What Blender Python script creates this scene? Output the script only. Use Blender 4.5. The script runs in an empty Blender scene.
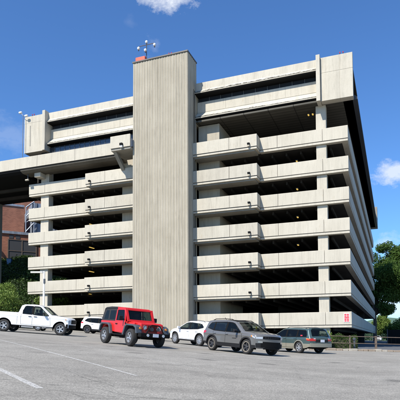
import bpy, bmesh, math, random
import numpy as np
from mathutils import Vector, Matrix
R = math.radians
rnd = random.Random(7)
S = bpy.context.scene
C = S.collection

# ---------------------------------------------------------------- camera model (eye at z = 0)
F, PT, RL, CY = 505.82, .0564, .0042, 310.895
YAW, OX, OY = -.3674, 14.5362, 48.4358
_c, _s, _cr, _sr = math.cos(PT), math.sin(PT), math.cos(RL), math.sin(RL)
EX, FW, UP = Vector((1,0,0)), Vector((0,_c,_s)), Vector((0,-_s,_c))
RV, UV = _cr*EX - _sr*UP, _sr*EX + _cr*UP
def aim(x, y, Y):
    d = RV*((x-200)/F) + UV*((CY-y)/F) + FW
    return d*(Y/d.y)
cam = bpy.data.cameras.new('camera'); co = bpy.data.objects.new('camera', cam); C.objects.link(co)
m = Matrix.Identity(4)
for i in range(3): m[i][0], m[i][1], m[i][2] = RV[i], UV[i], -FW[i]
co.matrix_world = m
cam.sensor_width = 36; cam.lens = F/400*36; cam.shift_y = (CY-200)/400; cam.clip_end = 9000; cam.clip_start = .1
S.camera = co

def smooth(a, b, x):
    t = min(1, max(0, (x-a)/(b-a))); return t*t*(3-2*t)
def ground_z(X, Y):
    xe = X if X < 4 else 4 + (X-4)*.39
    xe = min(xe, 60)
    if X < -28: xe = -28 - 12*(1-math.exp((X+28)/12))
    ye = Y if Y < 140 else 140
    z = -.28 - .077*(xe+3.24) + .014*(ye-24.7)
    if xe >= 4: pass
    if Y < 25: z -= .00115*(25-max(Y,-5))**2
    return z
def gnorm(X, Y):
    e = .5
    return Vector((-(ground_z(X+e,Y)-ground_z(X-e,Y))/(2*e), -(ground_z(X,Y+e)-ground_z(X,Y-e))/(2*e), 1)).normalized()

# ---------------------------------------------------------------- materials
def newmat(name):
    mt = bpy.data.materials.new(name); mt.use_nodes = True
    nt = mt.node_tree; b = nt.nodes['Principled BSDF']
    return mt, nt, b
def N(nt, t, **kw):
    n = nt.nodes.new(t)
    for k, v in kw.items():
        if k in n.inputs: n.inputs[k].default_value = v
        else: setattr(n, k, v)
    return n
def L(nt, a, b): nt.links.new(a, b)
def mapped(nt, scale=(1,1,1)):
    tc = N(nt, 'ShaderNodeTexCoord'); mp = N(nt, 'ShaderNodeMapping'); mp.inputs['Scale'].default_value = scale
    L(nt, tc.outputs['Object'], mp.inputs['Vector']); return mp.outputs['Vector']
def noise(nt, vec, scale, detail=4, rough=.55):
    n = N(nt, 'ShaderNodeTexNoise'); n.inputs['Scale'].default_value = scale; n.inputs['Detail'].default_value = detail
    n.inputs['Roughness'].default_value = rough; L(nt, vec, n.inputs['Vector']); return n.outputs['Fac']
def ramp(nt, fac, stops):
    r = N(nt, 'ShaderNodeValToRGB'); e = r.color_ramp.elements
    while len(e) < len(stops): e.new(.5)
    for i, (p, c) in enumerate(stops):
        e[i].position = p; e[i].color = (c, c, c, 1) if isinstance(c, (int, float)) else (*c, 1)
    L(nt, fac, r.inputs['Fac']); return r.outputs['Color']
def mixc(nt, fac, a, b, mode='MIX'):
    mx = N(nt, 'ShaderNodeMix', data_type='RGBA', blend_type=mode)
    for s, v in ((0, fac), (6, a), (7, b)):
        if hasattr(v, 'links'): L(nt, v, mx.inputs[s])
        else: mx.inputs[s].default_value = v if isinstance(v, (int, float)) else (*v, 1)
    return mx.outputs[2]
def bump(nt, h, b, strength=.3, dist=.02):
    bp = N(nt, 'ShaderNodeBump'); bp.inputs['Strength'].default_value = strength; bp.inputs['Distance'].default_value = dist
    L(nt, h, bp.inputs['Height']); L(nt, bp.outputs[0], b.inputs['Normal'])
def simple(name, col, rough=.6, metal=0, coat=0, var=.06, vs=3., spec=None):
    mt, nt, b = newmat(name)
    v = mapped(nt); f = noise(nt, v, vs, 3)
    c = mixc(nt, f, tuple(x*(1-var) for x in col), tuple(min(1, x*(1+var)) for x in col))
    L(nt, c, b.inputs['Base Color']); b.inputs['Roughness'].default_value = rough; b.inputs['Metallic'].default_value = metal
    b.inputs['Coat Weight'].default_value = coat; b.inputs['Coat Roughness'].default_value = .04
    if spec is not None: b.inputs['Specular IOR Level'].default_value = spec
    return mt
def concrete(name, a, bcol, streak=.5, dirty=0., grooves=None):
    mt, nt, b = newmat(name)
    v = mapped(nt)
    f1 = noise(nt, v, .35, 5, .6)
    vs = mapped(nt, (1.6, 1.6, .12)); f2 = noise(nt, vs, 1.5, 5, .65)
    vf = mapped(nt, (14, 14, .6)); f3 = noise(nt, vf, 1., 3, .6)
    base = mixc(nt, ramp(nt, f1, [(.3, 0), (.7, 1)]), a, bcol)
    base = mixc(nt, streak, base, ramp(nt, f2, [(.25, .55), (.5, .92), (.8, 1.)]), 'MULTIPLY')
    base = mixc(nt, .5*streak+.1, base, ramp(nt, f3, [(.3, .72), (.65, 1.)]), 'MULTIPLY')
    f5 = noise(nt, mapped(nt), 9., 4, .7)
    base = mixc(nt, .35, base, ramp(nt, f5, [(.3, .8), (.6, 1.)]), 'MULTIPLY')
    fr_ = noise(nt, mapped(nt, (2.2, 2.2, .28)), 1.9, 6, .7)
    base = mixc(nt, ramp(nt, fr_, [(.56, 0), (.72, .6)]), base, tuple(x*.62 for x in a))
    fr2 = noise(nt, mapped(nt, (1.3, 1.3, .5)), 2.3, 5, .7)
    base = mixc(nt, ramp(nt, fr2, [(.62, 0), (.78, .5)]), base, (a[0]*.75, a[1]*.6, a[2]*.42))
    if dirty:
        f4 = noise(nt, mapped(nt, (1, 1, 2.2)), 3.1, 8, .8)
        d = ramp(nt, f4, [(.40, 0), (.54, 1)])
        base = mixc(nt, d, base, (.07, .06, .045))
    L(nt, base, b.inputs['Base Color']); b.inputs['Roughness'].default_value = .88
    b.inputs['Specular IOR Level'].default_value = .3
    bump(nt, f5, b, .35, .012)
    return mt
M = {}
M['panel'] = concrete('cream_concrete', (.495,.448,.355), (.565,.518,.42), .38)
M['panel_stain'] = concrete('rain_streaked_concrete', (.465,.42,.335), (.54,.495,.40), .6)
M['dirtyedge'] = concrete('mouldy_concrete', (.46,.42,.34), (.58,.55,.46), .5, 1.)
M['cornice'] = concrete('weathered_cornice_concrete', (.50,.455,.365), (.57,.525,.43), .45)
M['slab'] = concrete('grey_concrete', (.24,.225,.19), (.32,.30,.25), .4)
M['tower'] = concrete('board_formed_concrete', (.34,.30,.225), (.41,.365,.28), .6)
M['underside'] = concrete('stained_shade_toned_underside', (.09,.08,.06), (.14,.125,.10), .4)  # stained underside, with the shade below the deck darkened into its colour
M['tower_rib'] = concrete('rubbed_rib_concrete', (.42,.375,.29), (.50,.45,.355), .6)
M['wallc'] = concrete('plain_wall_concrete', (.42,.37,.285), (.49,.44,.345), .4)
M['interior'] = concrete('shade_toned_interior_concrete', (.028,.026,.022), (.05,.046,.04), .4)  # near-black colour carries the shade inside the decks
M['black'] = simple('matt_black', (.008,.008,.008), .8, spec=.12)
M['dark'] = simple('dark_grey_metal', (.05,.05,.052), .5)
M['coping'] = simple('dark_metal_coping', (.07,.06,.05), .5)
M['frame'] = simple('grey_window_frame', (.16,.16,.16), .4, .5)
M['glass'] = simple('dark_window_glass', (.03,.036,.045), .12, 0, 0, .2, .4, .8)
M['whitem'] = simple('white_painted_metal', (.75,.74,.7), .4)
M['orange'] = simple('orange_red_paint', (.7,.07,.02), .5)
M['redpaint'] = simple('red_sign_paint', (.62,.03,.05), .5)
M['brick'] = None
def brickmat():
    mt, nt, b = newmat('red_brick')
    v = mapped(nt)
    sx = N(nt, 'ShaderNodeSeparateXYZ'); L(nt, v, sx.inputs[0])
    ad = N(nt, 'ShaderNodeMath', operation='ADD'); L(nt, sx.outputs[0], ad.inputs[0]); L(nt, sx.outputs[1], ad.inputs[1])
    cb = N(nt, 'ShaderNodeCombineXYZ'); L(nt, ad.outputs[0], cb.inputs[0]); L(nt, sx.outputs[2], cb.inputs[1])
    br = N(nt, 'ShaderNodeTexBrick'); br.inputs['Scale'].default_value = 1.
    br.inputs['Brick Width'].default_value = .45; br.inputs['Row Height'].default_value = .16; br.inputs['Mortar Size'].default_value = .014
    br.inputs['Color1'].default_value = (.26,.085,.045,1); br.inputs['Color2'].default_value = (.36,.13,.07,1); br.inputs['Mortar'].default_value = (.3,.2,.15,1)
    L(nt, cb.outputs[0], br.inputs['Vector'])
    f = noise(nt, v, .4, 4)
    c = mixc(nt, .7, br.outputs['Color'], ramp(nt, f, [(.3,.65),(.7,1.1)]), 'MULTIPLY')
    L(nt, c, b.inputs['Base Color']); b.inputs['Roughness'].default_value = .9; bump(nt, br.outputs['Fac'], b, -.3, .01)
    return mt
M['brick'] = brickmat()
def cladding():
    mt, nt, b = newmat('grey_metal_cladding')
    v = mapped(nt, (2.2,2.2,.15)); f = noise(nt, v, 1.4, 3)
    c = ramp(nt, f, [(.3,(.2,.22,.25)),(.7,(.33,.36,.4))])
    L(nt, c, b.inputs['Base Color']); b.inputs['Roughness'].default_value = .5; b.inputs['Metallic'].default_value = .3
    return mt
M['clad'] = cladding()
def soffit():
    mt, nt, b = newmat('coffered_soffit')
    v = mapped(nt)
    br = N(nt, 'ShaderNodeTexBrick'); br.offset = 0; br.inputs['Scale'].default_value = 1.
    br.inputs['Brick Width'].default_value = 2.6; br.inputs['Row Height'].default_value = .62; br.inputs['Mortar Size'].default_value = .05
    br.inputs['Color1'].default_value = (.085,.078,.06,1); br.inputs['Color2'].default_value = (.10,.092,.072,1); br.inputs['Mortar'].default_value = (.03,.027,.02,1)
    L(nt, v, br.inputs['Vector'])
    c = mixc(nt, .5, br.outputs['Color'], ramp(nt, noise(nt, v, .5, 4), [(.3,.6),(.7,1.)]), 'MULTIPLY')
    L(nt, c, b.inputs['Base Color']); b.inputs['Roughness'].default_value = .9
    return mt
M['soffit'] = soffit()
def asphalt(name, lo, hi, mark=True):
    mt, nt, b = newmat(name)
    v = mapped(nt)
    f1 = noise(nt, v, .22, 5, .6); f2 = noise(nt, v, 2.2, 6, .7); f3 = noise(nt, v, 30, 4, .8)
    va = mapped(nt, (.35, 1.1, 1)); f4 = noise(nt, va, .8, 5, .6)
    vo = N(nt, 'ShaderNodeTexVoronoi'); vo.inputs['Scale'].default_value = 55.; L(nt, v, vo.inputs['Vector'])
    base = mixc(nt, ramp(nt, f1, [(.3,0),(.7,1)]), lo, hi)
    base = mixc(nt, .75, base, ramp(nt, f4, [(.3,.74),(.5,.95),(.72,1.12)]), 'MULTIPLY')
    base = mixc(nt, .7, base, ramp(nt, f2, [(.3,.78),(.7,1.12)]), 'MULTIPLY')
    base = mixc(nt, .8, base, ramp(nt, f3, [(.34,.42),(.5,.95),(.68,1.5)]), 'MULTIPLY')
    base = mixc(nt, .45, base, ramp(nt, vo.outputs['Color'], [(.1,.55),(.6,1.),(.95,1.5)]), 'MULTIPLY')
    # cracks
    wv = N(nt, 'ShaderNodeTexVoronoi', feature='DISTANCE_TO_EDGE'); wv.inputs['Scale'].default_value = .28
    nz = N(nt, 'ShaderNodeTexNoise'); nz.inputs['Scale'].default_value = 1.1; nz.inputs['Detail'].default_value = 5; L(nt, v, nz.inputs['Vector'])
    ofs = mixc(nt, .12, v, nz.outputs['Color'], 'ADD'); 
    L(nt, ofs, wv.inputs['Vector'])
    cr = ramp(nt, wv.outputs['Distance'], [(.0,.0),(.006,.0),(.012,1)])
    crm = mixc(nt, ramp(nt, noise(nt, v, .5, 3), [(.47,0),(.55,1)]), (1,1,1), cr)
    base = mixc(nt, .16, base, crm, 'MULTIPLY')
    # oil drips
    ov = N(nt, 'ShaderNodeTexVoronoi'); ov.inputs['Scale'].default_value = .42; L(nt, mixc(nt, .2, v, nz.outputs['Color'], 'ADD'), ov.inputs['Vector'])
    oil = ramp(nt, ov.outputs['Distance'], [(.06,.45),(.2,1)])
    base = mixc(nt, .8, base, oil, 'MULTIPLY')
    L(nt, base, b.inputs['Base Color']); b.inputs['Roughness'].default_value = .9; b.inputs['Specular IOR Level'].default_value = .25
    bump(nt, f3, b, .5, .008)
    return mt
M['asphalt'] = asphalt('weathered_asphalt', (.262,.244,.208), (.33,.31,.268))
M['drive'] = asphalt('driveway_asphalt', (.10,.105,.11), (.15,.152,.155))
def paintline():
    mt, nt, b = newmat('worn_white_road_paint')
    v = mapped(nt); f = noise(nt, v, 30, 6, .8); f2 = noise(nt, v, 1.5, 3)
    L(nt, mixc(nt, f2, (.60,.585,.54), (.72,.70,.65)), b.inputs['Base Color'])
    a = ramp(nt, f, [(.38,0),(.60,.85)]); L(nt, a, b.inputs['Alpha']); b.inputs['Roughness'].default_value = .8
    return mt
M['line'] = paintline()
M['line_faint'] = M['line'].copy(); M['line_faint'].name = 'faded_road_paint'
for n in M['line_faint'].node_tree.nodes:
    if n.type == 'VALTORGB': n.color_ramp.elements[0].position = .5; n.color_ramp.elements[1].position = .64
def leafmat(name, cols):
    mt, nt, b = newmat(name)
    g = N(nt, 'ShaderNodeNewGeometry')
    c = ramp(nt, g.outputs['Random Per Island'], [(i/(len(cols)-1), q) for i, q in enumerate(cols)])
    f = noise(nt, mapped(nt), .8, 3)
    c = mixc(nt, .5, c, ramp(nt, f, [(.3,.6),(.7,1.2)]), 'MULTIPLY')
    L(nt, c, b.inputs['Base Color']); b.inputs['Roughness'].default_value = .6; b.inputs['Specular IOR Level'].default_value = .25
    tr = N(nt, 'ShaderNodeBsdfTranslucent'); L(nt, c, tr.inputs['Color'])
    ms = N(nt, 'ShaderNodeMixShader'); ms.inputs[0].default_value = .3
    out = nt.nodes['Material Output']; L(nt, b.outputs[0], ms.inputs[1]); L(nt, tr.outputs[0], ms.inputs[2]); L(nt, ms.outputs[0], out.inputs['Surface'])
    return mt
M['leaf_tree'] = leafmat('dark_tree_leaf', [(.04,.085,.015),(.07,.13,.022),(.12,.19,.035)])
M['leaf_bush'] = leafmat('fresh_bush_leaf', [(.10,.17,.03),(.15,.22,.04),(.2,.26,.06)])
M['leaf_ivy'] = leafmat('shade_toned_ivy_leaf', [(.015,.032,.007),(.03,.058,.012),(.07,.12,.025)])  # greens lowered to put the bridge's shade into the ivy colour
M['leaf_shrub'] = leafmat('shrub_leaf', [(.06,.12,.02),(.10,.16,.03),(.17,.16,.06)])
M['leaf_hedge'] = leafmat('hedge_leaf', [(.03,.06,.01),(.05,.09,.015),(.09,.13,.03)])
M['leaf_far'] = leafmat('distant_foliage', [(.03,.06,.03),(.045,.08,.04),(.06,.10,.05)])
M['soil'] = simple('dark_soil', (.05,.045,.03), .95, var=.4, vs=.7)
M['bark'] = simple('tree_bark', (.09,.07,.05), .95, var=.3, vs=4)
M['stone'] = simple('pale_kerb_stone', (.36,.32,.26), .9, var=.35, vs=5)
M['stone_b'] = simple('brown_kerb_stone', (.27,.215,.16), .9, var=.35, vs=5)
M['rust'] = simple('rusty_rail', (.13,.095,.07), .8, var=.3, vs=6)
def hillm():
    mt, nt, b = newmat('wooded_hill')
    v = mapped(nt); f = noise(nt, v, .03, 8, .75)
    L(nt, ramp(nt, f, [(.35,(.05,.10,.07)),(.65,(.10,.16,.10))]), b.inputs['Base Color']); b.inputs['Roughness'].default_value = 1
    return mt
M['hill'] = hillm()
def carpaint(name, col, metal=0, rough=.35, coat=.8):
    mt, nt, b = newmat(name)
    f = noise(nt, mapped(nt), 1.3, 4)
    L(nt, mixc(nt, f, tuple(x*.93 for x in col), col), b.inputs['Base Color'])
    b.inputs['Roughness'].default_value = rough; b.inputs['Metallic'].default_value = metal
    b.inputs['Coat Weight'].default_value = coat; b.inputs['Coat Roughness'].default_value = .05
    return mt
M['c_white'] = carpaint('white_car_paint', (.78,.78,.78)); M['c_red'] = carpaint('red_car_paint', (.62,.012,.01))
M['c_grey'] = carpaint('grey_car_paint', (.15,.147,.138), .2); M['c_green'] = carpaint('dark_green_car_paint', (.06,.10,.095), .3)
M['c_tan'] = carpaint('beige_lower_paint', (.27,.25,.19), .2); M['c_gold'] = carpaint('gold_car_paint', (.45,.38,.26), .3)
M['c_silver'] = carpaint('silver_car_paint', (.45,.46,.47), .5)
M['plastic'] = simple('black_trim_plastic', (.016,.016,.017), .7, spec=.2)
M['flare'] = simple('grey_black_plastic', (.06,.07,.08), .5)
M['cloth'] = simple('black_roof_fabric', (.015,.016,.018), .85)
M['tyre'] = simple('tyre_rubber', (.022,.021,.02), .85, var=.3, vs=8)
M['alloy'] = simple('silver_alloy', (.42,.42,.42), .4, .6)
M['darkalloy'] = simple('dark_alloy', (.09,.09,.095), .4, .6)
M['tanalloy'] = simple('dusty_tan_alloy', (.42,.36,.27), .5, .4)
M['lens'] = simple('clear_lamp_lens', (.55,.6,.65), .12, .3, 1)
M['tail'] = simple('red_lamp_lens', (.5,.01,.012), .15, 0, 1)
M['amber'] = simple('amber_lamp_lens', (.75,.22,.02), .2, 0, 1)
M['chrome'] = simple('chrome', (.7,.7,.7), .15, 1)
M['plate'] = simple('number_plate', (.6,.62,.66), .4)
M['cabin'] = simple('clear_plastic_rear_window', (.16,.15,.13), .2)
M['c_red'] = carpaint('red_car_paint', (.56,.008,.003), 0, .45, .5); M['seat_cloth'] = simple('grey_seat_cloth', (.07,.068,.065), .9)
def carglass(name, clear):
    mt, nt, b = newmat(name)
    b.inputs['Base Color'].default_value = (.008,.011,.012,1); b.inputs['Roughness'].default_value = .03; b.inputs['Specular IOR Level'].default_value = .6
    tr = N(nt, 'ShaderNodeBsdfTransparent'); tr.inputs['Color'].default_value = (.62,.72,.68,1)
    ms = N(nt, 'ShaderNodeMixShader'); ms.inputs[0].default_value = clear
    L(nt, b.outputs[0], ms.inputs[1]); L(nt, tr.outputs[0], ms.inputs[2]); L(nt, ms.outputs[0], nt.nodes['Material Output'].inputs['Surface'])
    return mt
M['jglass'] = carglass('off_roader_glass', .6)
M['cglass'] = carglass('car_window_glass', .62); M['pglass'] = carglass('privacy_glass', .22)
def emis(name, col, st):
    mt, nt, b = newmat(name); b.inputs['Base Color'].default_value = (*col,1); b.inputs['Emission Color'].default_value = (*col,1); b.inputs['Emission Strength'].default_value = st; return mt
M['lampglow'] = emis('lit_yellow_lamp', (1,.66,.16), .45)

# ---------------------------------------------------------------- mesh helpers
class MB:
    def __init__(s): s.v = []; s.f = []; s.m = []; s.mats = []
    def mi(s, mat):
        if mat not in s.mats: s.mats.append(mat)
        return s.mats.index(mat)
    def add(s, vs, fs, mat=None):
        o = len(s.v); s.v += [tuple(p) for p in vs]; s.f += [tuple(i+o for i in f) for f in fs]
        s.m += [s.mi(mat) if mat else 0]*len(fs)
    def box(s, x0, x1, y0, y1, z0, z1, mat=None):
        vs = [(x0,y0,z0),(x1,y0,z0),(x1,y1,z0),(x0,y1,z0),(x0,y0,z1),(x1,y0,z1),(x1,y1,z1),(x0,y1,z1)]
        s.add(vs, [(0,3,2,1),(4,5,6,7),(0,1,5,4),(1,2,6,5),(2,3,7,6),(3,0,4,7)], mat); return s
    def prism(s, prof, axis, a, b, mat=None):          # prof: list of 2D, axis 'x': prof=(y,z); 'y': (x,z); 'z': (x,y)
        def P(q, t):
            return (t, q[0], q[1]) if axis == 'x' else (q[0], t, q[1]) if axis == 'y' else (q[0], q[1], t)
        n = len(prof); vs = [P(q, a) for q in prof] + [P(q, b) for q in prof]
        fs = [(i, (i+1)%n, n+(i+1)%n, n+i) for i in range(n)] + [tuple(range(n-1,-1,-1)), tuple(range(n,2*n))]
        s.add(vs, fs, mat); return s
    def tube(s, pts, r, n=8, mat=None, caps=True):
        pts = [Vector(p) for p in pts]; vs = []; rs = r if isinstance(r, (list, tuple)) else [r]*len(pts)
        for i, p in enumerate(pts):
            d = (pts[min(i+1, len(pts)-1)] - pts[max(i-1, 0)]).normalized()
            a = d.cross(Vector((0,0,1)) if abs(d.z) < .9 else Vector((1,0,0))).normalized(); b = d.cross(a)
            for k in range(n):
                t = 2*math.pi*k/n; vs.append(p + a*math.cos(t)*rs[i] + b*math.sin(t)*rs[i])
        fs = [(i*n+k, i*n+(k+1)%n, (i+1)*n+(k+1)%n, (i+1)*n+k) for i in range(len(pts)-1) for k in range(n)]
        if caps: fs += [tuple(range(n-1,-1,-1)), tuple((len(pts)-1)*n+k for k in range(n))]
        s.add(vs, fs, mat); return s
    def lathe(s, prof, cx, cy, cz, axis='z', n=24, mat=None):     # prof (r, h)
        vs = []
        for r, h in prof:
            for k in range(n):
                t = 2*math.pi*k/n; a, b = r*math.cos(t), r*math.sin(t)
                vs.append((cx+a, cy+b, cz+h) if axis == 'z' else (cx+a, cy+h, cz+b) if axis == 'y' else (cx+h, cy+a, cz+b))
        fs = [(i*n+k, i*n+(k+1)%n, (i+1)*n+(k+1)%n, (i+1)*n+k) for i in range(len(prof)-1) for k in range(n)]
        s.add(vs, fs, mat); return s
    def build(s, name, mat=None, parent=None, bevel=0, smooth_angle=None, warp=None, recalc=True):
        me = bpy.data.meshes.new(name)
        me.from_pydata([warp(*p) for p in s.v] if warp else s.v, [], s.f)
        mats = s.mats if s.mats else [mat]
        for q in mats: me.materials.append(M[q] if isinstance(q, str) else q)
        if s.mats:
            for i, p in enumerate(me.polygons): p.material_index = s.m[i]
        if recalc:
            bm = bmesh.new(); bm.from_mesh(me); bmesh.ops.recalc_face_normals(bm, faces=bm.faces); bm.to_mesh(me); bm.free()
        o = bpy.data.objects.new(name, me); C.objects.link(o)
        if parent: o.parent = parent
        if bevel:
            bv = o.modifiers.new('bevel', 'BEVEL'); bv.width = bevel; bv.segments = 2; bv.limit_method = 'ANGLE'; bv.angle_limit = R(40)
        if smooth_angle:
            for p in me.polygons: p.use_smooth = True
            me.set_sharp_from_angle(angle=R(smooth_angle))
        return o
def tag(o, label=None, cat=None, group=None, kind=None):
    if label: o['label'] = label
    if cat: o['category'] = cat
    if group: o['group'] = group
    if kind: o['kind'] = kind
    return o
def empty(name, loc, rz=0, label=None, cat=None, group=None):
    o = bpy.data.objects.new(name, None); C.objects.link(o); o.location = loc; o.rotation_euler = (0,0,rz)
    o.empty_display_size = .3
    return tag(o, label, cat, group)

# ---------------------------------------------------------------- world and sun
SUN_EL = 48
sd = Vector((-.63, -.775, 0)).normalized()       # horizontal direction towards the sun
w = bpy.data.worlds.new('World'); S.world = w; w.use_nodes = True; nt = w.node_tree
bg = nt.nodes['Background']; bg.inputs['Strength'].default_value = .105
sky = N(nt, 'ShaderNodeTexSky', sky_type='NISHITA', sun_disc=False); sky.sun_elevation = R(SUN_EL)
sky.sun_rotation = math.atan2(sd.x, sd.y)
sky.air_density = 1.0; sky.dust_density = .25; sky.ozone_density = 3.2; sky.altitude = 300
tc = N(nt, 'ShaderNodeTexCoord'); vec = tc.outputs['Generated']
def vm(op, a, b=None):
    n = N(nt, 'ShaderNodeVectorMath', operation=op)
    for i, q in enumerate((a, b)):
        if q is None: continue
        if hasattr(q, 'links'): L(nt, q, n.inputs[i])
        else: n.inputs[i].default_value = q
    return n
def mth(op, a, b=None):
    n = N(nt, 'ShaderNodeMath', operation=op)
    for i, q in enumerate((a, b)):
        if q is None: continue
        if hasattr(q, 'links'): L(nt, q, n.inputs[i])
        else: n.inputs[i].default_value = q
    return n.outputs[0]
mp = N(nt, 'ShaderNodeMapping'); mp.inputs['Scale'].default_value = (1,1,1.5); L(nt, vec, mp.inputs['Vector'])
cn = noise(nt, mp.outputs[0], 14, 12, .68); cn2 = noise(nt, mp.outputs[0], 42, 10, .7)
total = None
for (px, py, sx, sy, dens, thr) in ((168,-3,.085,.038,.85,.6),(394,170,.075,.04,.7,.55),(388,243,.045,.045,.45,.65),(5,133,.11,.07,.14,.75),(398,306,.16,.05,.6,.5),(130,22,.02,.02,.05,.9),(157,50,.045,.045,.2,.8)):
    d = aim(px, py, 1).normalized(); rt = d.cross(Vector((0,0,1))).normalized(); up = rt.cross(d)
    a = mth('DIVIDE', vm('DOT_PRODUCT', vec, tuple(rt)).outputs['Value'], sx)
    b = mth('DIVIDE', vm('DOT_PRODUCT', vec, tuple(up)).outputs['Value'], sy)
    fr = mth('GREATER_THAN', vm('DOT_PRODUCT', vec, tuple(d)).outputs['Value'], 0.)
    rr = mth('SQRT', mth('ADD', mth('MULTIPLY', a, a), mth('MULTIPLY', b, b)))
    mk = mth('MAXIMUM', mth('SUBTRACT', 1., rr), 0.)
    mk = mth('MULTIPLY', mk, fr)
    v_ = mth('ADD', mth('MULTIPLY', mth('SUBTRACT', cn, .5), 3.4), mth('MULTIPLY', mth('SUBTRACT', cn2, .5), 1.3))
    v_ = mth('ADD', v_, mth('SUBTRACT', mth('MULTIPLY', mk, 1.5), thr))
    v_ = mth('MULTIPLY', v_, mth('MINIMUM', mth('MULTIPLY', mk, 5.), 1.))
    v_ = mth('MULTIPLY', mth('MINIMUM', mth('MAXIMUM', mth('MULTIPLY', v_, 1.1), 0.), 1.), dens)
    total = v_ if total is None else mth('MAXIMUM', total, v_)
skyc = mixc(nt, 1., sky.outputs[0], (.64,.97,1.32), 'MULTIPLY')
L(nt, mixc(nt, total, skyc, (6.6,6.9,7.4)), bg.inputs['Color'])
sun = bpy.data.lights.new('sun', 'SUN'); sun.energy = 5.0; sun.angle = R(.5); sun.color = (1,.955,.88)
so = bpy.data.objects.new('sun', sun); C.objects.link(so)
sdir = Vector((sd.x*math.cos(R(SUN_EL)), sd.y*math.cos(R(SUN_EL)), math.sin(R(SUN_EL))))
so.rotation_euler = sdir.to_track_quat('Z', 'Y').to_euler(); so.location = (0,0,80)
S.view_settings.view_transform = 'Standard'; S.view_settings.look = 'None'; S.view_settings.gamma = 1
S.view_settings.exposure = .5; S.view_settings.use_curve_mapping = False
S.cycles.max_bounces = 6

# ---------------------------------------------------------------- ground
def sheet(name, xs, ys, mat, zf, kind='structure', thick=0):
    b = MB(); vs = [(x, y, zf(x, y)) for y in ys for x in xs]; n = len(xs)
    b.add(vs, [(j*n+i, j*n+i+1, (j+1)*n+i+1, (j+1)*n+i) for j in range(len(ys)-1) for i in range(n-1)])
    o = b.build(name, mat, recalc=False)
    for p in o.data.polygons: p.use_smooth = True
    return tag(o, kind=kind)
xs = [-3000,-1200,-500,-200,-120] + [-80+2*i for i in range(91)] + [120,200,500,1200,3000]
ys = [-400,-100,-30,-12] + [-6+1.5*i for i in range(70)] + [105+6*i for i in range(12)] + [200,300,500,1000,2500,5000]
sheet('ground', xs, ys, 'asphalt', ground_z)
def on_lot(name, pts, width, mat, lift=.005):
    pass
# painted stall lines: n-coordinate family measured from the two near lines
dv = Vector((.594,-.805)); nv = Vector((.805,.594))
lb = MB(); fb = MB()
def stroke(b, n, t0, t1, wdt=.1, d=dv, nn=nv, lift=.006):
    k = max(2, int(abs(t1-t0)/.5)); vs = []
    for i in range(k+1):
        t = t0+(t1-t0)*i/k; c = d*t + nn*n
        for s_ in (-1, 1):
            p = c + nn*(s_*wdt/2); vs.append((p.x, p.y, ground_z(p.x, p.y)+lift))
    b.add(vs, [(2*i, 2*i+1, 2*i+3, 2*i+2) for i in range(k)])
stroke(lb, 5.65, -25., -10.05, .085); stroke(lb, 3.0, -22, -8.75, .14)
stroke(lb, .35, -21, -7.4, .12)
stroke(fb, 8.3, -24.5, -11.3, .1); stroke(fb, 10.95, -25.5, -13.5, .1)
for k in range(5, 16):
    n = 3.0+2.65*k - 2.65*1
    stroke(fb, n, -26.5-.1*n, -19.2+.12*n, .1)
for n, t in ((16.0,-27),(18.7,-27),(21.3,-27),(13.4,-29),(24,-27)): stroke(lb, n, t-4.5, t+1, .1)
ckb = MB(); cr_ = random.Random(11)
for (x0_, y0_, hd, ln_) in ((-4.6,9.6,-8,5.5),(-2.6,8.7,6,5.0),(1.5,9.2,-3,6),(-7,14.5,4,7),(2.5,13.2,-10,6),(0,18.5,3,8),(-3.2,11.8,-60,3.5)):
    px_, py_, a_ = x0_, y0_, R(hd); P_ = []
    while ln_ > 0:
        P_.append((px_, py_)); st = .12; a_ += cr_.uniform(-.45,.45); a_ += (R(hd)-a_)*.25; px_ += math.cos(a_)*st; py_ += math.sin(a_)*st; ln_ -= st
    vs = []
    for i, (x_, y_) in enumerate(P_):
        w_ = cr_.uniform(.002,.009)
        for q_ in (-w_, w_): vs.append((x_, y_+q_, ground_z(x_, y_+q_)+.004))
    ckb.add(vs, [(2*i,2*i+1,2*i+3,2*i+2) for i in range(len(P_)-1)])
tag(ckb.build('asphalt_cracks', simple('crack_grit', (.13,.125,.11), .95), recalc=False), kind='structure')  # darker grit colour along the drawn crack strips
tag(lb.build('parking_lines', 'line', recalc=False), kind='structure'); tag(fb.build('faded_parking_lines', 'line_faint', recalc=False), kind='structure')

# ---------------------------------------------------------------- garage
GZ = -1.2                                        # base level of the building empty
def bld(name, label, cat):
    return empty(name, (OX, OY, GZ), YAW, label, cat)
G = bld('parking_garage', 'seven-level cream concrete parking garage with tall ribbed tower and windowed top band', 'parking garage')
def gb(mb, name, mat=None, parent=G, **k):
    off = -GZ if parent in (G,) or True else 0
    mb.v = [(x, y, z+off) for x, y, z in mb.v]
    return mb.build(name, mat, parent, **k)
z0, h = 2.6256, 3.05
LS = 63.0
U_R0, U_BR, U_TR, U_TL, U_BL, U_L = 0.0, -8.83, -15.85, -22.3, -29.44, -38.4
PH = 1.26
def panels(mb, u0, u1, v0, v1, zb, zt, joints, mat, axis='u'):
    cuts = [u0] + sorted(j for j in joints if u0 < j < u1) + [u1]; g = .013
    for i in range(len(cuts)-1):
        a = cuts[i] + (g if i else 0); b = cuts[i+1] - (g if i < len(cuts)-2 else 0)
        if axis == 'u': mb.box(a, b, v0, v1, zb, zt, mat)
        else: mb.box(v0, v1, a, b, zb, zt, mat)
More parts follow.
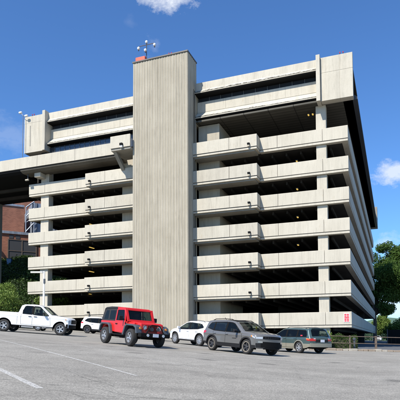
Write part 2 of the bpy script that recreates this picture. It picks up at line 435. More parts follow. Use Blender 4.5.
for k in range(7):
    zt = z0 + k*h; zb = zt - PH
    # right half, recessed length at the corner
    p = MB(); panels(p, U_BR+.004, 0, 0, .18, zb, zt, [-7.0,-2.45], 'panel'); p.box(U_BR+.004, -.03, .05, .15, zb-.055, zb, 'dark')
    gb(p, 'parapet_panel', bevel=.02)
    p = MB(); p.box(U_BR+.004, -.02, .04, .6, zb-.26, zb-.057, 'panel'); gb(p, 'slab_edge')
    # projecting length next to the tower
    p = MB(); panels(p, U_TR+.003, U_BR, -1.27, -1.09, zb, zt, [-11.8], 'panel_stain' if k in (3,5) else 'panel')
    p.box(U_BR-.18, U_BR, -1.087, .17, zb, zt, 'panel'); p.box(U_TR+.01, U_BR-.02, -1.22, -1.1, zb-.055, zb, 'dark')
    gb(p, 'projecting_parapet', bevel=.02)
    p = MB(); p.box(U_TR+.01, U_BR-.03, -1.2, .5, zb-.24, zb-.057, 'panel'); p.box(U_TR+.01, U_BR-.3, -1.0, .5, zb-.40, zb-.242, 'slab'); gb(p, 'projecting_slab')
    # side elevation
    p = MB(); panels(p, .184, LS, -.18, 0, zb, zt, [9*i for i in range(1,7)], 'panel', 'v'); gb(p, 'side_parapet', bevel=.02)
    p = MB(); p.box(-.6, -.04, .605, LS-.1, zb-.26, zb-.01, 'panel'); gb(p, 'side_slab_edge')
    # floor and tees
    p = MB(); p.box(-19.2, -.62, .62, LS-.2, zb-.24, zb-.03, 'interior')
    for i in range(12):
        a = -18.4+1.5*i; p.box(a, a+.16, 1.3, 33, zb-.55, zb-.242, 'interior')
    gb(p, 'floor_slab')
    # left half, half a storey higher
    zt2 = zt + 1.5037; zb2 = zt2 - PH
    if k < 6:
        p = MB(); panels(p, U_L, U_BL-.004, 0, .18, zb2, zt2, [-36.0,-31.3], 'panel'); p.box(U_L+.03, U_BL-.004, .05, .15, zb2-.055, zb2, 'dark')
        p.box(U_L, U_L+.18, .184, 32, zb2, zt2, 'panel')
        gb(p, 'parapet_panel', bevel=.02)
        p = MB(); p.box(U_L+.02, U_BL-.004, .04, .6, zb2-.26, zb2-.057, 'panel'); gb(p, 'slab_edge')
        p = MB(); panels(p, U_BL, U_TL-.003, -1.07, -.89, zb2, zt2, [-26.8], 'panel_stain' if k in (2,4) else 'panel')
        p.box(U_BL, U_BL+.18, -.887, .17, zb2, zt2, 'panel'); p.box(U_BL+.02, U_TL-.01, -1.02, -.9, zb2-.055, zb2, 'dark')
        gb(p, 'projecting_parapet', bevel=.02)
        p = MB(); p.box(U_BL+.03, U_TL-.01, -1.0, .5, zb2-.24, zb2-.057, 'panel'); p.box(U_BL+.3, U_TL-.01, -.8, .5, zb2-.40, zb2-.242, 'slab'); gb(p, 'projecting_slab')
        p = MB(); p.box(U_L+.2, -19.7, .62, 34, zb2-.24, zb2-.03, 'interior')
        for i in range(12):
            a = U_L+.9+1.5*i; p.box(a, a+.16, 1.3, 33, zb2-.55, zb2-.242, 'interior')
        gb(p, 'floor_slab')
# columns, walls, tower
p = MB(); p.box(-3.1, -2.11, .3, 1.1, -1.6, 23.45); gb(p, 'column', 'panel', bevel=.03)
p = MB(); p.box(-36.8, -35.62, .3, 1.2, -.6, 22.6); gb(p, 'column', 'panel', bevel=.03)
for i in range(1, 7):
    p = MB(); p.box(-4.4, -3.6, 9*i, 9*i+.9, -1.6, 23.4); gb(p, 'column', 'interior')
p = MB(); p.box(-15.83, -13.42, .45, 9, -1.6, 23.4); gb(p, 'lobby_wall', 'wallc')
p = MB(); p.box(-25.37, -22.2, .45, 9, -.8, 23.4); gb(p, 'lobby_wall', 'wallc')
p = MB(); p.box(-19.65, -19.25, .5, 34, -1.6, 23.4); p.box(U_L+.2, -.7, 34.05, 34.4, -1.6, 23.3); p.box(U_L+.2, U_L+.4, 1.3, 34, 17.8, 21.89); p.box(-9.3,-9.0,10,34,-1.6,23.3); gb(p, 'added_blocking_wall', 'interior')  # added walls, keeping sky from showing through the decks and bridge entry
# ribbed tower, one continuous ribbed shell
def ribs(a, b, pitch, depth):
    n = int(round((b-a)/pitch)); pitch = (b-a)/n; out = []
    for i in range(n):
        q = a + i*pitch; w_ = rnd.uniform(.32,.5); out += [(q, 0), (q+w_*pitch, 0), (q+(w_+.16)*pitch, depth*rnd.uniform(.6,1.3)), (q+.84*pitch, depth)]
    return out + [(b, 0)]
front = [(u, -2.7+d) for u, d in ribs(U_TL, U_TR, .42, .032)]
side = [(U_TR-d, v) for v, d in ribs(-2.7, -.1, .42, .032)][1:]
p = MB(); p.box(U_TL, U_TR, -2.66, -.1, -1.4, 30.30, 'tower')
for i in range(21):
    a = U_TL+.02+i*(U_TR-U_TL-.2)/20; wd_ = rnd.uniform(.085,.14)
    p.prism([(a,-2.664),(a+.025,-2.69),(a+wd_-.025,-2.69),(a+wd_,-2.664)], 'z', -1.39, 30.29, 'tower_rib')
for i in range(6):
    a = -2.63+i*.42; p.prism([(U_TR+.004,a),(U_TR+.035,a+.03),(U_TR+.035,a+.13),(U_TR+.004,a+.16)], 'z', -1.39, 30.29, 'tower_rib')
gb(p, 'tower')
p = MB(); p.box(U_TL-.06, U_TR+.06, -2.76, -.04, 30.30, 30.44); gb(p, 'tower_coping', 'coping')
p = MB(); p.box(-16.3, -15.86, -.1, 6, 23.4, 27.6, 'tower'); gb(p, 'tower_rear_wall')
p = MB(); p.box(U_TR-.03, U_TR+.012, -1.05, -.35, -1.0, 27.0); gb(p, 'tower_side_slot', 'black')
# top band: cornice, windows, spandrel, apron
def band(ua, ub, prof, name, mat, **k):
    q = MB(); q.prism(prof, 'x', ua, ub); return gb(q, name, mat, **k)
corn = [(-.3,27.93),(1.2,27.93),(1.2,26.66),(-.62,26.66),(-.62,26.74),(-.34,27.12)]
cornlip = [(-.66,26.57),(-.3,26.55),(-.3,26.618),(-.62,26.618),(-.62,26.86),(-.66,26.86)]
span = [(.22,26.0),(.9,26.0),(.9,23.9),(-.58,23.9),(-.58,24.0),(.22,24.8)]
for ua, ub in ((U_TR+.003, -2.86), (-35.34, U_TL-.003)):
    band(ua, ub, corn, 'cornice', 'cornice'); band(ua, ub, span, 'spandrel', 'cornice')
    q = MB(); q.box(ua, ub, -.55, 1.0, 26.56, 26.655); q.box(ua, ub, -.5, .85, 23.80, 23.895); gb(q, 'soffit_shade_strip', 'black')  # black soffit plates painting in the shade under cornice and apron
    # irregular mouldy strips hugging the lower edges
    for (va, za, vb, zb_, nm) in ((-.35,27.13,-.635,26.745,'c'), (-.2,24.365,-.60,24.008,'s')):
        q = MB(); n = 60
        for i in range(n):
            a = ua+(ub-ua)*i/n; b = ua+(ub-ua)*(i+1)/n; t = rnd.uniform(.45,.8) if (nm=='c' and a>-16) or -16<a<-9 else rnd.uniform(.72,.92)
            q.add([(a, vb, zb_), (b, vb, zb_), (b, va*(1-t)+vb*t-.006, za*(1-t)+zb_*t+.006), (a, va*(1-t)+vb*t-.006, za*(1-t)+zb_*t+.006)], [(0,1,2,3)])
        for i, v_ in enumerate(q.v): q.v[i] = (v_[0], v_[1]-.005, v_[2]+.005)
        gb(q, 'mould_streak', 'dirtyedge', recalc=False)
    q = MB(); q.box(ua, ub, .5, .54, 26.0, 26.58); gb(q, 'window_strip', 'glass')
    q = MB(); n = int((ub-ua)/1.25)
    for i in range(1, n): q.box(ua+(ub-ua)*i/n-.03, ua+(ub-ua)*i/n+.03, .44, .499, 26.01, 26.555)
    q.box(ua, ub, .42, .498, 26.002, 26.05); gb(q, 'window_frame', 'frame')
    q = MB(); panels(q, ua, ub, .195, .215, 24.84, 25.97, [ua+(ub-ua)*i/4 for i in (1,2,3)], 'panel'); gb(q, 'spandrel_panel', bevel=.004)
# lower window strip on the left
q = MB(); q.box(-36.6, U_TL-.003, .05, .09, 22.2, 23.70); gb(q, 'window_strip', 'glass')
q = MB()
for i in range(0, 20): u = -36.0+i*.71; q.box(u, u+.035, .0, .048, 22.2, 23.69)
q.box(-36.6, U_TL-.003, .01, .047, 22.95, 22.98); gb(q, 'window_frame', 'frame')
# fins and end blocks
for a, b, zz in ((-2.84,-2.46,23.38), (-35.75,-35.35,23.1)):
    q = MB(); q.box(a, b, -.98, .9, zz, 28.06); gb(q, 'fin', 'cornice', bevel=.02)
q = MB(); panels(q, -2.44, .62, -.6, .0, 23.45, 26.28, [-.6], 'panel'); panels(q, -2.44, .62, -.6, .0, 26.30, 27.86, [-.6], 'panel'); q.box(-2.44, .6, -.58, .3, 23.47, 27.84, 'panel'); gb(q, 'end_block', bevel=.02)
q = MB(); q.box(-38.72, -35.76, -.6, .3, 23.2, 27.8, 'panel'); q.box(-38.72, -38.2, .3, 8, 23.2, 27.8, 'panel'); gb(q, 'end_block', bevel=.02)
q = MB(); q.box(-37.9, -37.75, -.606, -.59, 24.0, 26.6); gb(q, 'stain_strip', 'slab')
q = MB(); q.box(-38.72, -35.76, -.612, -.602, 26.95, 27.79); gb(q, 'upper_panel', 'cornice')
# side band: near-black and dark grey colours carry its shade
def side_band(prof, va, vb, name, mat):
    q = MB(); q.prism([(u, z) for u, z in prof], 'y', va, vb); return gb(q, name, mat)
ss = [(-.2,27.3),(-1.6,27.3),(-1.6,26.2),(.62,26.2),(.62,26.5),(.3,26.9)]
side_band(ss, .31, LS-1.5, 'side_cornice', 'interior')
side_band([(-.1,25.0),(-.4,25.0),(-.4,23.5),(.95,23.5),(.95,23.75),(-.1,24.5)], .31, LS-1.5, 'side_spandrel', 'dark')
q = MB(); q.box(-.35, -.3, .31, LS-1.5, 25.01, 26.19); gb(q, 'window_strip', 'glass')
q = MB(); q.box(-6, .95, LS-1.5, LS+.2, 23.45, 27.86); gb(q, 'end_block', 'slab', bevel=.02)
# soffit and roof
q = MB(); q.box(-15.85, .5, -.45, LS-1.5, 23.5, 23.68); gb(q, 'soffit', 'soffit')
q = MB(); q.box(-38.0, -1.5, 1.3, LS-2, 26.7, 27.3); gb(q, 'roof', 'slab')
q = MB(); q.box(U_L+.3, -22.2, .7, 33, 21.9, 22.15); gb(q, 'floor_slab', 'interior')
# wall lights on the parapets
def wall_light(u, v, z):
    q = MB(); q.box(u-.10, u+.10, v-.16, v-.003, z-.18, z+.02, 'wallc'); q.box(u-.13, u+.13, v-.22, v-.003, z+.022, z+.20, 'black'); gb(q, 'wall_light', bevel=.02)
for k in range(7): wall_light(-9.67, -1.27, z0+k*h-PH+.17)
for k in range(6): wall_light(-28.8, -1.07, z0+1.5+k*h-PH+.17)
# ceiling lamps seen through the openings
def ceil_lamp(u, v, z, ln=.55):
    q = MB(); q.box(u-.07, u+.07, v, v+ln, z-.07, z, 'lampglow'); q.box(u-.13, u+.13, v-.04, v+ln+.04, z+.002, z+.07, 'dark'); gb(q, 'ceiling_lamp')
for zz in (18.85,15.85,12.85,9.9): ceil_lamp(-5.45, 2.3, zz, .4)
ceil_lamp(-4.02, 1.5, 23.3, .3); ceil_lamp(-3.58, 1.5, 23.3, .3)
for zz in (14.4,11.5,8.5,5.7): ceil_lamp(-31.2, 2.6, zz, 1.0)
# things on the parapets: red notice
sg = empty('notice_sign', (0,0,0), 0, 'small white notice with red blocks of text on lowest corner parapet', 'sign')
q = MB(); q.box(-.72, -.2, -.03, -.004, 1.60, 2.46, 'whitem'); ob = q.build('board', None, sg)
q = MB()
for r_ in range(5):
    zz = 2.40-.155*r_
    if r_ == 2: q.box(-.68, -.24, -.04, -.033, zz-.12, zz, 'redpaint'); continue
    for c_ in range(2): q.box(-.68+.23*c_, -.48+.23*c_, -.04, -.033, zz-.12, zz, 'redpaint')
q.build('lettering', None, sg)
sg.location = (OX, OY, 0); sg.rotation_euler = (0,0,YAW)
# rooftop things
def loc(u, v): c, s = math.cos(YAW), math.sin(YAW); return OX + u*c - v*s, OY + u*s + v*c
x, y = loc(-21.41, -1.2)
mst = empty('light_mast', (x, y, 30.44), YAW, 'rooftop mast with four white globe lamps on crossed arms above tower', 'mast')
q = MB(); q.tube([(0,0,0),(0,0,2.9)], .045, 8); q.build('pole', 'dark', mst)
q = MB(); q.tube([(-1.0,0,2.6),(1.0,0,2.6)], .035, 6); q.build('cross_arm', 'rust', mst)
for a, b, zz in ((-1.0,0,2.42),(1.0,0,2.42),(0,0,2.95),(0,-.28,1.85)):
    q = MB(); q.lathe([(.02,-.17),(.12,-.13),(.16,-.02),(.155,.05),(.09,.13),(.02,.16)], a, b, zz, 'z', 14, 'whitem'); q.lathe([(.06,-.3),(.07,-.2)], a, b, zz, 'z', 8, 'dark')
    if b: q.tube([(a,b,zz+.0),(a,0,zz)], .025, 6, 'dark')
    q.build('globe_lamp', None, mst, smooth_angle=40)
x, y = loc(-21.15, -2.1)
ub = empty('rooftop_box', (x, y, 30.44), YAW, 'orange-red box on the tower roof beside the lamp mast', 'box')
q = MB(); q.box(-1.0,.15,-.3,.5,.12,.62); q.build('casing', 'orange', ub, bevel=.03)
q = MB(); q.box(-.9,-.8,-.25,.4,0,.12); q.box(-.05,.05,-.25,.4,0,.12); q.build('foot', 'dark', ub)
def obstruct(u, v, z, lab, n=2):
    x, y = loc(u, v); e = empty('obstruction_lamp', (x, y, z), YAW, lab, 'warning lamp')
    q = MB(); q.tube([(-.15,0,.0),(-.15,0,.25)], .04, 6); q.tube([(.15,0,0),(.15,0,.25)], .04, 6); q.box(-.2,.2,-.03,.03,.1,.14); q.build('bracket', 'dark', e)
    for a in (-.25,.25):
        q = MB(); q.lathe([(.0,.0),(.05,.0),(.06,.07),(.04,.13),(0,.15)], a*.6, 0, .25, 'z', 10); q.build('lamp_glass', 'tail', e)
obstruct(-18.0, -2.3, 30.44, 'pair of small red warning lamps on the tower top')
obstruct(-.42, -.3, 27.86, 'pair of small red warning lamps on the right roof corner')
obstruct(-37.63, -.3, 27.8, 'pair of small red warning lamps on the left roof corner')
x, y = loc(-38.62, -1.0)
cp = empty('camera_pole', (x, y, 22.3), YAW, 'slim white pole with two white camera heads at left roof corner', 'camera pole')
q = MB(); q.tube([(0,0,0),(0,0,5.6)], .035, 8); q.tube([(-.35,0,5.9),(0,0,5.55),(.45,0,5.35)], .03, 6); q.build('pole', 'frame', cp)
for a, zz in ((-.4,6.0),(.5,5.45)):
    q = MB(); q.lathe([(.03,-.24),(.13,-.21),(.15,.0),(.12,.17),(.03,.22)], a, 0, zz, 'x', 12); q.build('camera_head', 'whitem', cp, smooth_angle=40)

# ---------------------------------------------------------------- bridge
B = bld('access_bridge', 'concrete bridge deck leaving the garage at left, dark beneath', 'bridge')
j = [-36.0,-30.6]
q = MB(); panels(q, -75, -24.76, -1.5, -1.3, 20.95, 22.32, j+[-45.5,-55], 'panel'); gb(q, 'parapet_panel', parent=B, bevel=.02)
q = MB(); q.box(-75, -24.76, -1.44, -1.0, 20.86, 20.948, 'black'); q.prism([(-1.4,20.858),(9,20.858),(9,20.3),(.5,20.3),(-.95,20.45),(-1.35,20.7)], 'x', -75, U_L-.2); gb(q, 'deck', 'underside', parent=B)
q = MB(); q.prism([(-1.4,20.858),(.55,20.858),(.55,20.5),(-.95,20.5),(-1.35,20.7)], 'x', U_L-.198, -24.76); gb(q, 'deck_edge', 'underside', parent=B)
q = MB(); q.box(-75, U_L-.2, 8.8, 9, 20.86, 22.3); gb(q, 'far_parapet', 'panel', parent=B)
for v in (3.0, 6.0):
    q = MB(); q.box(-75, U_L-.2, v, v+.4, 19.95, 20.298); gb(q, 'girder', 'interior', parent=B)
q = MB(); q.box(-51.8, -49.75, 6.5, 7.9, -.5, 19.99); gb(q, 'pier', 'slab', parent=B, bevel=.05)
q = MB(); q.box(-37.0, -36.1, -.75, .28, 19.95, 20.49); gb(q, 'corbel', 'panel', parent=B, bevel=.03)
q = MB(); q.box(-24.75, U_TL-.005, -3.3, -3.1, 20.85, 22.2); q.box(-24.75, -24.55, -3.098, -1.3, 20.85, 22.2); gb(q, 'projecting_parapet', 'panel', parent=B, bevel=.02)
q = MB(); q.box(-24.7, U_TL-.005, -3.2, -.2, 20.6, 20.82); gb(q, 'projecting_slab', 'slab', parent=B)
q = MB(); q.prism([(-3.0,20.6),(-2.4,20.6),(.3,18.6),(.3,18.0)], 'x', -24.6, -24.2); gb(q, 'bracket', 'slab', parent=B)
q = MB(); u = -23.32; q.box(u-.13, u+.13, -3.5, -3.303, 20.78, 21.0, 'whitem'); q.box(u-.16, u+.16, -3.55, -3.303, 21.002, 21.25, 'black'); gb(q, 'wall_light', parent=B)
x, y = loc(-38.0, -.7)
sc_ = empty('security_camera', (x, y, 19.75), YAW, 'pale security camera hanging under the bridge next to the column', 'camera')
q = MB(); q.tube([(0,0,0),(.0,0,.7)], .06, 8); q.build('bracket', 'dark', sc_)
q = MB(); q.lathe([(.02,-.28),(.11,-.25),(.12,.2),(.03,.24)], -.1, 0, 0, 'x', 12); q.build('camera_head', 'wallc', sc_, smooth_angle=40)

# ---------------------------------------------------------------- hillside behind left
def loc3(u, v, z): x, y = loc(u, v); return (x, y, z)
b = MB(); us = [-90+2*i for i in range(27)]; vs_ = [-8+1.5*i for i in range(34)]
def hz(u, v):
    x, y = loc(u, v); g = ground_z(x, y)
    t = smooth(-6, 21, v); return g - .15 + t*11.5 + .25*math.sin(u*.9+v*.7)*smooth(-6,0,v)
pts = [loc3(u, v, hz(u, v)) for v in vs_ for u in us]; n = len(us)
b.add(pts, [(j_*n+i, j_*n+i+1, (j_+1)*n+i+1, (j_+1)*n+i) for j_ in range(len(vs_)-1) for i in range(n-1)])
e0 = [loc3(-38, v, hz(-38, v)) for v in vs_]; m_ = len(e0)
b.add(e0 + [(x, y, z-14) for x, y, z in e0], [(i, i+1, m_+i+1, m_+i) for i in range(m_-1)])
tag(b.build('hillside', 'soil', recalc=False), kind='structure')

def leaves(name, pts, size, mat, parent=None, aspect=.6, upright=.0):
    """pts: (n,3) array, one small four-cornered leaf at each"""
    rg = np.random.default_rng(len(pts)+int(size*1000)); n = len(pts)
    a = rg.normal(size=(n,3)); a[:,2] += upright*np.sign(a[:,2]+.001); a /= np.linalg.norm(a,axis=1)[:,None]
    b_ = rg.normal(size=(n,3)); b_ -= (a*b_).sum(1)[:,None]*a; b_ /= np.linalg.norm(b_,axis=1)[:,None]
    s_ = (size*rg.uniform(.6,1.3,n))[:,None]
    c = np.cross(a, b_)
    v = np.stack([pts-a*s_, pts-b_*s_*aspect+c*s_*.15, pts+a*s_, pts+b_*s_*aspect+c*s_*.15], 1).reshape(-1,3)
    me = bpy.data.meshes.new(name); me.vertices.add(4*n); me.vertices.foreach_set('co', v.ravel())
    me.loops.add(4*n); me.loops.foreach_set('vertex_index', np.arange(4*n)); me.polygons.add(n)
    me.polygons.foreach_set('loop_start', np.arange(n)*4); me.polygons.foreach_set('loop_total', np.full(n,4))
    me.materials.append(M[mat]); me.update(calc_edges=True); me.validate()
    o = bpy.data.objects.new(name, me); C.objects.link(o)
    if parent: o.parent = parent
    return o
def blob(rg, c, r, n, shell=.55):
    d = rg.normal(size=(n,3)); d /= np.linalg.norm(d,axis=1)[:,None]
    rad = rg.uniform(shell,1,n)[:,None]**.7
    return np.array(c)+d*rad*np.array(r)
rg = np.random.default_rng(3)
U = rg.uniform(-62,-38.7,70000); V = rg.uniform(-6,28,70000)
P = np.array([loc3(u, v, hz(u,v)+abs(rnd.gauss(0,.22))) for u, v in zip(U, V)])
V2 = rg.uniform(0, 30, 6000); P = np.concatenate([P, np.array([loc3(-37.9+.15*rnd.random(), v, hz(-38,v)-rnd.uniform(0,9)) for v in V2])])
tag(leaves('ground_cover', P, .15, 'leaf_ivy'), 'low ivy and weeds, coloured dark for shade, covering the slope at left', 'ground cover', kind='stuff')
def shrub(x, y, r, hgt, lab, mat='leaf_shrub', n=3800, size=.11, group=None, name='shrub', zb=None):
    z = ground_z(x, y) if zb is None else zb
    e = empty(name, (x, y, z), 0, lab, 'shrub', group)
    q = MB()
    for i in range(5):
        a = rnd.uniform(0,6.28); q.tube([(0,0,-.3),(math.cos(a)*r*.25,math.sin(a)*r*.25,hgt*.4),(math.cos(a)*r*.5,math.sin(a)*r*.5,hgt*.75)], [.06,.045,.02], 6)
    q.build('stem', 'bark', e)
    k = 9; pts = []
    for i in range(k):
        a = rnd.uniform(0,6.28); rr = rnd.uniform(0,.6)*r; zz = rnd.uniform(.35,.8)*hgt
        pts.append(blob(rg, (math.cos(a)*rr, math.sin(a)*rr, zz), (r*.45, r*.45, hgt*.28), n//k, .3))
    leaves('foliage', np.concatenate(pts), size, mat, e)
    return e
for (px, py, Y, r, hh, lab, mat) in (
    (-6,318,50,2.6,4.0,'bright yellow-green shrub at the far left edge behind truck bed','leaf_bush'),
    (8,318,51,2.2,3.1,'rounded green shrub above the tailgate end of the white truck','leaf_shrub'),
    (20,322,51,2.0,2.6,'low green shrub just behind the white truck cab roof','leaf_shrub'),
    (-2,300,57,2.3,3.0,'upper green shrub on the slope beside the bridge pier','leaf_bush')):
    p_ = aim(px, py, Y); u_, v_ = 0, 0
    shrub(p_.x, p_.y, r, hh, lab, mat, 9000, .09, 'shrubs behind the white truck', zb=p_.z-1.2)
p_ = aim(31, 277, 76); shrub(p_.x, p_.y, 2.4, 3.4, 'sunlit shrub on the slope behind the street lamp arm', 'leaf_shrub', 4000, .16, zb=p_.z-2.2)
p_ = aim(58, 302, 66); shrub(p_.x, p_.y, 3.2, 2.4, 'green shrub glimpsed through the lower left openings of the garage', 'leaf_bush', 3000, .16, zb=p_.z-1.3)

# ---------------------------------------------------------------- brick building on the hill
bx, by, byaw = -36.2, 88.0, R(27)
K = empty('brick_building', (bx, by, 11.0), byaw, 'red brick building on the slope under the bridge with metal stair wing', 'building')
def kb(f_): q = MB(); f_(q); return q
q = MB(); q.box(-14, 5.0, 0, 14, 8.1, 13.2, 'brick'); q.build('wall', None, K)
q = MB(); q.box(-14, 5.05, -.12, .0, 13.0, 13.3); q.box(-14, 5.05, -.05, 14, 13.202, 13.36); q.build('coping', 'clad', K)
q = MB(); q.box(-14, 9.5, -2.2, 6, 0.6, 7.7, 'brick'); q.build('lower_wall', None, K)
q = MB(); q.box(-14, 9.6, -2.4, -2.2, 7.5, 7.8); q.box(-14, 9.6, -2.4, 6, 7.8, 7.95); q.build('coping', 'clad', K)
q = MB(); q.box(-3, 12, 14.2, 24, 1, 19.5, 'brick'); q.box(4.6, 4.75, 14.1, 14.19, 8, 19.4, 'stone'); q.build('rear_wall', None, K)
q = MB(); q.box(6, 26, 26, 36, 1, 23.5, 'brick'); q.build('rear_wall', None, K)
# metal clad wing
q = MB(); q.box(6.2, 13.5, -1.5, 8, 5.0, 13.6, 'clad')
for i in range(9): q.box(6.2+.8*i, 6.28+.8*i, -1.58, -1.502, 5.0, 13.6, 'dark')
q.build('metal_wing', None, K)
q = MB()
for zz in (8.2, 10.9): q.tube([(5.1,-1.9,zz),(6.4,-1.9,zz+1.6)], .11, 6); q.tube([(5.1,-1.9,zz+1.6),(6.4,-1.9,zz+2.7)], .07, 6)
q.tube([(5.1,-1.9,7.9),(5.1,-1.9,12.6)], .1, 6); q.tube([(6.5,-1.9,7.9),(6.5,-1.9,13.6)], .1, 6); q.tube([(5.1,-1.9,12.6),(6.5,-1.9,13.8)], .1, 6)
q.build('stair_frame', 'clad', K)
q = MB(); q.box(2.1, 6.9, -2.28, -2.205, .8, 6.6); wf = q.build('loading_door', 'dark', K)
q = MB()
for xx in (2.1, 4.4, 6.8): q.box(xx, xx+.14, -2.36, -2.285, .8, 6.6)
for zz in (.9, 2.6, 4.5, 6.45): q.box(2.24, 6.8, -2.35, -2.285, zz, zz+.1)
q.build('door_frame', 'rust', wf)
for xx in (2.3, 3.4): 
    q = MB(); q.box(xx, xx+.7, -2.26, -2.205, 6.7, 7.35); q.build('louvre', 'dark', K)
q = MB(); q.tube([(-.9,-2.2,6.9),(-.9,-2.8,7.1),(-.9,-3.1,6.7)], .06, 6, 'dark'); q.lathe([(.05,.15),(.3,.0),(.42,-.2)], -.9, -3.1, 6.6, 'z', 12, 'whitem'); q.build('gooseneck_lamp', None, K)
q = MB(); q.box(-2.9, -2.2, -2.26, -2.205, 8.6, 11); q.box(-2.6, -1.6, -.05, -.004, 8.4, 9.2); q.build('roof_vent', 'dark', K)
p_ = aim(9.5, 259, 82)
e = empty('blue_bin', (p_.x, p_.y, p_.z-1.0), 0, 'small blue bin beside the brick building door', 'bin')
q = MB(); q.prism([(-.3,0),(.3,0),(.38,1.0),(-.38,1.0)], 'y', -.3, .3); q.build('body', simple('blue_plastic', (.04,.12,.25), .5), e, bevel=.03)
q = MB(); q.box(-.42,.42,-.36,.34,1.002,1.1); q.build('lid', 'dark', e, bevel=.03)

# ---------------------------------------------------------------- street lamp behind truck
p_ = aim(43.3, 333, 46.5); gz_ = ground_z(p_.x, p_.y)
e = empty('street_lamp', (p_.x, p_.y, gz_), 0, 'square white lamp post with one flat arm reaching left, behind white truck', 'street lamp')
q = MB(); q.box(-.075,.075,-.075,.075,0,6.35-gz_); q.build('post', 'whitem', e, bevel=.01)
q = MB(); q.box(-1.22,-.09,-.14,.14,6.2-gz_,6.33-gz_); q.build('arm', 'whitem', e, bevel=.02)
q = MB(); q.box(.0,.17,-.2,-.077,5.2-gz_,5.65-gz_); q.build('control_box', 'flare', e, bevel=.02)
q = MB(); q.box(-.14,.14,-.14,.14,-.1,.03); q.build('base', 'frame', e)

# ---------------------------------------------------------------- right side: kerb, hedge, rail, driveway
ka, kb2 = Vector((6.5,36.3)), Vector((34,39.5))
kd = (kb2-ka).normalized(); kn = Vector((-kd.y, kd.x))
q = MB(); t = 0; ln = (kb2-ka).length; i = 0
while t < ln:
    s_ = rnd.uniform(.35,.8); a = ka+kd*(t+.02); b_ = ka+kd*(t+s_-.02); hh = rnd.uniform(.1,.17); z = ground_z(a.x, a.y); o_ = rnd.uniform(-.03,.03)
    P4 = [a+kn*o_, b_+kn*o_, b_+kn*.45, a+kn*.45]
    q.add([(p.x,p.y,z-.1) for p in P4]+[(p.x,p.y,z+hh) for p in P4], [(0,3,2,1),(4,5,6,7),(0,1,5,4),(1,2,6,5),(2,3,7,6),(3,0,4,7)], 'stone' if rnd.random() < .6 else 'stone_b'); t += s_
tag(q.build('kerb', bevel=.03), kind='structure')
# driveway beyond the kerb
q = MB(); vs = []; n = 0
for j_ in range(40):
    for i_ in range(20):
        p = ka + kd*(i_*5-2) + kn*(.5+j_*3.2); vs.append((p.x, p.y, ground_z(p.x, p.y)+.006))
q.add(vs, [(j_*20+i_, j_*20+i_+1, (j_+1)*20+i_+1, (j_+1)*20+i_) for j_ in range(39) for i_ in range(19)])
tag(q.build('driveway', 'drive', recalc=False), kind='structure')
# hedge in front of the garage corner
hp0, hp1 = aim(318, 340, 39.3), aim(358, 340, 38.6)
e = empty('hedge', (hp0.x, hp0.y, ground_z(hp0.x, hp0.y)), math.atan2(hp1.y-hp0.y, hp1.x-hp0.x), 'clipped low green hedge behind the railing at the garage corner', 'hedge')
hl = (hp1-hp0).length; rg2 = np.random.default_rng(5)
pts = np.stack([rg2.uniform(0,hl,16000), rg2.uniform(0,1.3,16000), rg2.uniform(.05,1.05,16000)],1)
pts[:,2] *= 1+.12*np.sin(pts[:,0]*5)+.06*rg2.normal(size=16000); pts[:,2] -= .18*np.clip((pts[:,0]-hl*.6)/(hl*.4),0,1)
leaves('foliage', pts, .038, 'leaf_hedge', e)
q = MB(); q.box(.1,hl-.1,.15,1.1,0,.8); q.build('branches', 'soil', e)
# wispy weeds rising from hedge
p_ = aim(328, 338, 38.4); shrub(p_.x, p_.y, .5, 1.5, 'yellow-green weeds poking up at the left end of the hedge', 'leaf_bush', 500, .06)
# rail
rp = [aim(x_, 350, Y_) for x_, Y_ in ((322,36.9),(350,37.2),(376,37.6),(404,38.0),(432,38.4))]
f_ = empty('post_and_rail_fence', (rp[0].x, rp[0].y, ground_z(rp[0].x, rp[0].y)), 0, 'rusty two-rail fence on thin posts along the stone kerb', 'fence')
o0 = Vector(f_.location)
P = [Vector((p.x, p.y, ground_z(p.x, p.y))) - o0 for p in rp]
for i, p in enumerate(P):
    q = MB(); wd = .045 if i != 2 else .07; q.box(p.x-wd, p.x+wd, p.y-wd, p.y+wd, p.z, p.z+1.12); q.build('post', 'rust', f_, bevel=.01)
for zz in (1.05, .55):
    q = MB()
    for i in range(len(P)-1): q.tube([P[i]+Vector((0,-.06,zz)), P[i+1]+Vector((0,-.06,zz))], .028, 8)
    q.build('rail', 'rust', f_)
p_ = aim(354.5, 349.5, 37.8); zg = ground_z(p_.x, p_.y)
e = empty('standpipe', (p_.x, p_.y, zg), 0, 'short grey standpipe beside the second fence post', 'standpipe')
q = MB(); q.tube([(0,0,0),(0,0,.85)], .06, 10); q.lathe([(.11,.0),(.12,.12),(.05,.16)], 0,0,.8,'z',10); q.build('pipe', 'flare', e)

